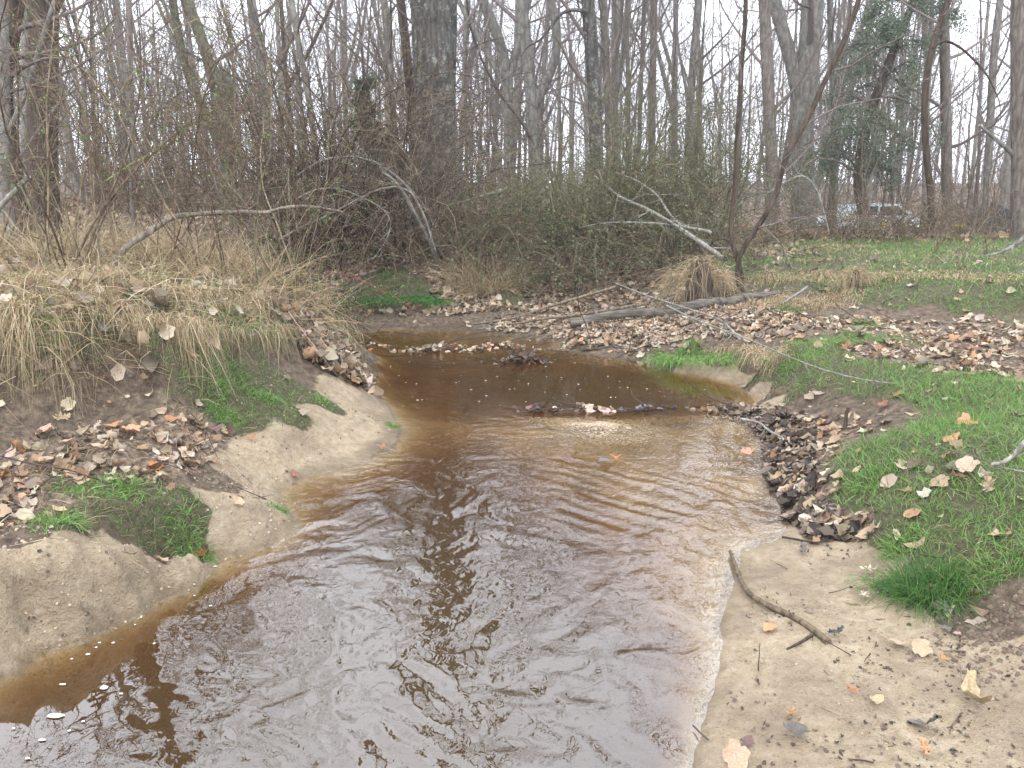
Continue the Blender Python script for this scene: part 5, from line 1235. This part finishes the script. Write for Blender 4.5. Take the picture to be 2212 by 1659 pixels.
limb('stick', 'black stick sticking up out of the right lawn', [(1826, 925), (1828, 895), (1832, 880)], 4.3, .012, .009, M_DARK, 'stick', 0)
limb('fallen_branch', 'forked grey branch lying along the upper side of the log', [(1110, 700), (1160, 690), (1230, 683), (1300, 672), (1350, 664), (1400, 655)], 0, .012, .022, M_SHRUB, 'branch', 5, (1.2, 1.15, 1.1), zs=[.1, .16, .22, .28, .32, .35], sub=.2)
limb('fallen_branch', 'pale branch rising from the gravel point behind the log', [(1020, 700), (1100, 690), (1180, 664), (1260, 640), (1330, 620)], 0, .009, .02, M_SHRUB, 'branch', 6, (1.3, 1.25, 1.2), zs=[.05, .12, .22, .34, .45], sub=.25)
limb('fallen_branch', 'thin pale branch crossing above the log towards the saplings', [(1330, 612), (1400, 640), (1480, 665), (1560, 690), (1600, 735)], 0, .008, .012, M_PALE, 'branch', 8, zs=[.48, .44, .42, .42, .3], sub=.25)
limb('fallen_branch', 'short pale branch propped against the bank right of the log', [(1690, 655), (1730, 630), (1755, 612), (1775, 595)], 0, .014, .02, M_PALE, 'branch', 2, zs=[.42, .5, .56, .62], sub=.2)
limb('stick', 'dark wet stick at the water edge below the log', [(1258, 756), (1300, 752), (1340, 745), (1395, 738)], 0, .012, .018, M_DARK, 'stick', 0, zs=[.03, .05, .08, .13])
limb('stick', 'pale forked stick among the leaves of the right shore', [(1600, 905), (1640, 912), (1660, 930), (1690, 945), (1700, 960)], 0, .009, .007, M_PALE, 'stick', 2, zs=[.03, .05, .06, .08, .08], sub=.2)
limb('stick', 'brown stub lying in the right shore litter', [(1740, 1004), (1765, 1012), (1800, 1020)], 0, .02, .017, M_BROWN, 'stick', 0, zs=[.1, .11, .11])
limb('stick', 'thin black twig across the near left bank below the straw', [(0, 985), (60, 1000), (150, 1015), (240, 1045)], 0, .003, .004, M_DARK, 'stick', 2, zs=[.46, .43, .40, .37])
limb('stick', 'long thin dark twig running down the left slope to the sand', [(300, 780), (380, 860), (440, 920), (470, 990)], 0, .003, .002, M_DARK, 'stick', 3, zs=[.72, .52, .42, .33], sub=.15)
limb('dry_stalk', 'long pale straw stem lying over the near left sand block', [(20, 1180), (120, 1160), (230, 1175), (330, 1240), (345, 1260)], 0, .0018, .0015, M_PALE, 'stem', 0, (1.5, 1.3, .9), zs=[.4, .4, .34, .2, .14])

# broken twigs strewn about
def twigs_on(name, xyz, L, rr, cols):
    x, y, z = xyz; M = len(x); D = rng.normal(0, 1, (M, 3)) * [1, 1, .12]
    sx, sy = slope(x, y); D[:, 2] += np.clip(D[:, 0] * sx + D[:, 1] * sy, -1, 1)
    P = grow(np.stack([x, y, z + .006], 1), D, rng.uniform(*L, M), 5, .22); g = Geo(); tubes(g, P, taper(rng.uniform(*rr, M), 5, .5), 4, pick(cols, M, .3)); return g.build(name, M_SHRUB, kind='stuff')
TWC = [(1, .9, .8), (.5, .42, .38), (1.8, 1.7, 1.5), (.3, .26, .24)]
twigs_on('twig_litter', scatter(1500, .6, 4, 1.6, 6, lambda x, y, z, W: np.where(z > .02, .15 + W[:, 3] + .25 * W[:, 0], 0) * patchy(x, y, 2, 71)), (.03, .16), (.0012, .0032), TWC)
twigs_on('twig_litter', scatter(1500, -3.4, -.5, 2.4, 6.5, lambda x, y, z, W: np.where(z > .05, .1 + W[:, 3], 0) * patchy(x, y, 2, 72)), (.04, .22), (.001, .0028), TWC)
twigs_on('twig_litter', scatter(2200, -1.5, 4.5, 7.0, 10.6, lambda x, y, z, W: np.where(z > .03, .2 + W[:, 3], 0) * patchy(x, y, 1.6, 73), power=0), (.1, .6), (.002, .006), TWC)
# foam flecks drifting on the slow water
ft = NT('foam'); M_FOAM = ft.finish(ft.n("ShaderNodeBsdfPrincipled", Base__Color=(.5, .5, .47, 1), Roughness=.4))
fl = [(120, 1548, .038, .016), (225, 1487, .018, .014), (190, 1415, .012, .007), (215, 1390, .008, .005), (333, 1392, .006, .006), (245, 1390, .009, .006), (136, 1480, .016, .006), (208, 1400, .007, .005), (292, 1351, .006, .004), (92, 1600, .015, .008),
      (155, 1425, .006, .005), (400, 1250, .01, .005), (380, 1236, .008, .005), (465, 1225, .012, .005), (420, 1288, .006, .004), (405, 1260, .006, .004), (455, 1310, .01, .005), (60, 1640, .01, .006), (150, 1580, .007, .005), (305, 1335, .005, .004), (262, 1500, .008, .005), (180, 1560, .008, .005), (30, 1575, .007, .004)]
for i, (u, v, a_, b_) in enumerate(fl):
    p = PZ(u, v, 0); g = Geo(); k = 12; t_ = np.linspace(0, 6.283, k, endpoint=False); rr_ = 1 + .25 * (rng.random(k) - .5)
    a_ *= .75; b_ *= .75; X = a_ * rr_ * np.cos(t_); Y = b_ * rr_ * np.sin(t_); V = np.concatenate([np.stack([X, Y, np.zeros(k)], 1), np.stack([X * .7, Y * .7, np.full(k, b_ * .35)], 1), [[0, 0, b_ * .45]]])
    j = np.arange(k); n_ = (j + 1) % k; g.add(V, np.stack([j, n_, n_ + k, j + k], 1)); g.T.append(np.stack([j + k, n_ + k, np.full(k, 2 * k)], 1))
    o = g.build('foam_fleck', M_FOAM); o.location = (p[0], p[1], .004)
    tag(o, 'largest white foam fleck on the dark water at the lower left' if i == 0 else 'small white foam fleck drifting near the left sand block', 'foam', None if i == 0 else 'foam flecks near the left bank')
M = 170; q = np.array([PZ(rng.uniform(820, 1560), rng.uniform(700, 880), 0) for _ in range(M)]); zz = zg(q[:, 0], q[:, 1]); q = q[zz < -.03]
g = Geo(); leafdots(g, q + [0, 0, .012], .02, pick([(.8, .8, .76), (.5, .42, .3)], len(q), .1), flat=.9)
for V in g.V: V[:, 2] = .008 + (V[:, 2] - V[:, 2].mean()) * .15
g.build('floating_specks', M_LITTER, kind='stuff')

# ------------------------------------------------------------------ parked things seen through the brush at the right
def bmo(name, mat, parent, verts, faces):
    me = bpy.data.meshes.new(name); me.from_pydata(verts, [], faces); me.materials.append(mat); me.update(); o = bpy.data.objects.new(name, me); COL.objects.link(o); o.parent = parent; return o
def prism(profile, w0, w1):
    n = len(profile); V = [(x, w0, z) for x, z in profile] + [(x, w1, z) for x, z in profile]
    F = [tuple(range(n)), tuple(range(2 * n - 1, n - 1, -1))] + [(i, i + n, (i + 1) % n + n, (i + 1) % n) for i in range(n)]; return V, F
def wheel(parent, x, y, z, r, w, mt, mr):
    for nm, rad, ww, m in (('tyre', r, w, mt), ('rim', r * .6, w * 1.06, mr)):
        k = 20; t_ = np.linspace(0, 2 * np.pi, k, endpoint=False); pr = [(x + rad * math.cos(a), z + rad * math.sin(a)) for a in t_]; V, F = prism(pr, y - ww / 2, y + ww / 2); bmo(nm, m, parent, V, F)
M_CAR = simple('pale_car_paint', (.62, .70, .78), .25, .6); M_GLASS = simple('car_glass', (.03, .04, .05), .08, .8); M_RUB = simple('rubber', (.02, .02, .02), .8); M_RIM = simple('grey_metal', (.35, .35, .36), .4, .5, .6)
p = PY(1872, 484, 31.0); zc = float(zg(p[0], p[1])[0])
car = empty('parked_car', (p[0], p[1], zc)); car.rotation_euler = (0, 0, R(6)); tag(car, 'pale blue-white car half hidden behind the brush under the evergreen', 'car')
V, F = prism([(-2.1, .35), (-2.15, .75), (-1.95, .92), (-1.25, 1.0), (-.75, 1.42), (.75, 1.45), (1.45, 1.02), (2.05, .9), (2.15, .6), (2.1, .35)], -.82, .82); bmo('body', M_CAR, car, V, F)
for x0, x1 in ((-1.05, -.1), (0, 1.2)):
    V, F = prism([(x0 - .02, 1.03), (x0 + .28 if x0 < -.5 else x0, 1.36), (x1 if x1 < .5 else x1 - .5, 1.38), (x1, 1.04)], -.835, -.80); bmo('window', M_GLASS, car, V, F)
for wx_ in (-1.3, 1.3):
    for wy_ in (-.78, .78): wheel(car, wx_, wy_, .33, .33, .2, M_RUB, M_RIM)
M_BLK = simple('dark_blue_plastic', (.012, .016, .024), .4, .5); M_SIL = simple('silver_bag', (.55, .57, .6), .3, .5)
p = PY(2128, 497, 21.0); zc = float(zg(p[0], p[1])[0])
cart = empty('utility_cart', (p[0], p[1], zc)); cart.scale = (.72, .8, .8); cart.rotation_euler = (0, 0, R(-10)); tag(cart, 'dark blue-black utility cart standing among the trees near the right edge', 'cart')
V, F = prism([(-.75, .45), (-.8, 1.0), (-.55, 1.12), (.6, 1.1), (.8, .95), (.75, .45)], -.4, .4); bmo('body', M_BLK, cart, V, F)
V, F = prism([(-.5, 1.1), (-.25, 1.38), (.05, 1.42), (.6, 1.15), (.55, 1.1)], -.3, .3); bmo('hood', M_BLK, cart, V, F)
V, F = prism([(-.2, 1.42), (-.12, 1.52), (.02, 1.52), (.08, 1.42)], -.08, .08); bmo('lamp', M_SIL, cart, V, F)
V, F = prism([(.75, .55), (1.5, .6), (1.5, .52), (.75, .45)], -.05, .05); bmo('drawbar', M_BLK, cart, V, F)
V, F = prism([(.95, .15), (1.0, .55), (1.2, .6), (1.3, .2)], -.2, .2); bmo('box', M_SIL, cart, V, F)
V, F = prism([(-1.15, .75), (-1.15, .95), (-.75, .95), (-.75, .7)], -.2, .2); bmo('side_box', M_BLK, cart, V, F)
for wx_ in (-.5, .5):
    for wy_ in (-.38, .38): wheel(cart, wx_, wy_, .28, .28, .16, M_RUB, M_RIM)
# daffodils
M_YEL = simple('daffodil_yellow', (.75, .62, .05), .6); M_STEM = simple('daffodil_green', (.08, .18, .05), .6)
for i, (u, v, lb) in enumerate(((1906, 492, 'yellow daffodil, left one of the pair in front of the pale car'), (1953, 488, 'yellow daffodil right of the pair, near the thorn tree foot'), (2066, 488, 'yellow daffodil, left of the two below the dark cart'), (2079, 487, 'yellow daffodil, right of the two below the dark cart'), (1912, 497, 'low yellow daffodil beside the left one of the pair'))):
    p = PY(u, v, 15.0); z0 = float(zg(p[0], p[1])[0]); o = empty('daffodil', (p[0], p[1], z0)); tag(o, lb, 'flower'); hgt = max(.25, p[2] - z0)
    g = Geo(); tubes(g, np.array([[[0, 0, 0], [.01, 0, hgt * .6], [0, 0, hgt]]]), np.array([[.005, .004, .004]]), 5); 
    ribbons(g, np.zeros((7, 3)), rng.normal(0, .3, (7, 3)) + [0, 0, 1], rng.uniform(.7, .95, 7) * hgt, np.full(7, .012), np.full(7, .2), np.ones((7, 3)), 4); g.build('stem', M_STEM, o)
    for k in range(6):
        a_ = k / 6 * 6.28; c0 = np.array([0, -.02, hgt]); d0 = np.array([math.cos(a_), -.25, math.sin(a_)]); d1 = np.array([math.cos(a_ + .4), -.2, math.sin(a_ + .4)]); d2 = np.array([math.cos(a_ - .4), -.2, math.sin(a_ - .4)])
        g = Geo(); g.add(np.array([c0, c0 + d1 * .028, c0 + d0 * .05, c0 + d2 * .028]), [(0, 1, 2), (0, 2, 3)]); g.build('petal', M_YEL, o)
    g = Geo(); tubes(g, np.array([[[0, -.02, hgt], [0, -.04, hgt], [0, -.055, hgt]]]), np.array([[.012, .014, .019]]), 8); g.build('corona', M_YEL, o)
# small woody seedlings on the right back bank
for (u, v, z, lb) in ((2075, 600, .68, 'thin woody seedling with buds on the right back bank'), (2130, 560, .74, 'thin dark sprout behind the seedling near the right edge'), (2020, 560, .72, 'slim sprout below the thorn tree on the right back bank')):
    p = PZ(u, v, z); thicket('seedling', lb, 'sapling', p[0], p[1], .06, .05, 6, (.5, 1.1), (.004, .007), .02, up=3, spread=.5, twig=4, subtwig=2, mat=M_SHRUB)
for k, o in enumerate([o for o in COL.objects if o.type == 'MESH' and o.name.split('.')[0] in ('branches', 'twigs', 'stems')]): o['kind'] = 'stuff'

# ------------------------------------------------------------------ misty air
ht = NT('misty_air'); pv = ht.n("ShaderNodeVolumePrincipled", Density=HAZE); pv.inputs['Color'].default_value = (.93, .95, 1, 1); pv.inputs['Anisotropy'].default_value = .2
ht.t.links.new(pv.outputs[0], ht.out.inputs['Volume'])
me = bpy.data.meshes.new('haze'); X0, X1, Y0, Y1, Z0, Z1 = -260, 260, -60, 260, -3, 36
me.from_pydata([(X0, Y0, Z0), (X1, Y0, Z0), (X1, Y1, Z0), (X0, Y1, Z0), (X0, Y0, Z1), (X1, Y0, Z1), (X1, Y1, Z1), (X0, Y1, Z1)], [], [(3, 2, 1, 0), (4, 5, 6, 7), (0, 1, 5, 4), (1, 2, 6, 5), (2, 3, 7, 6), (3, 0, 4, 7)])
me.materials.append(ht.m); hz = bpy.data.objects.new('haze', me); COL.objects.link(hz); hz['kind'] = 'stuff'
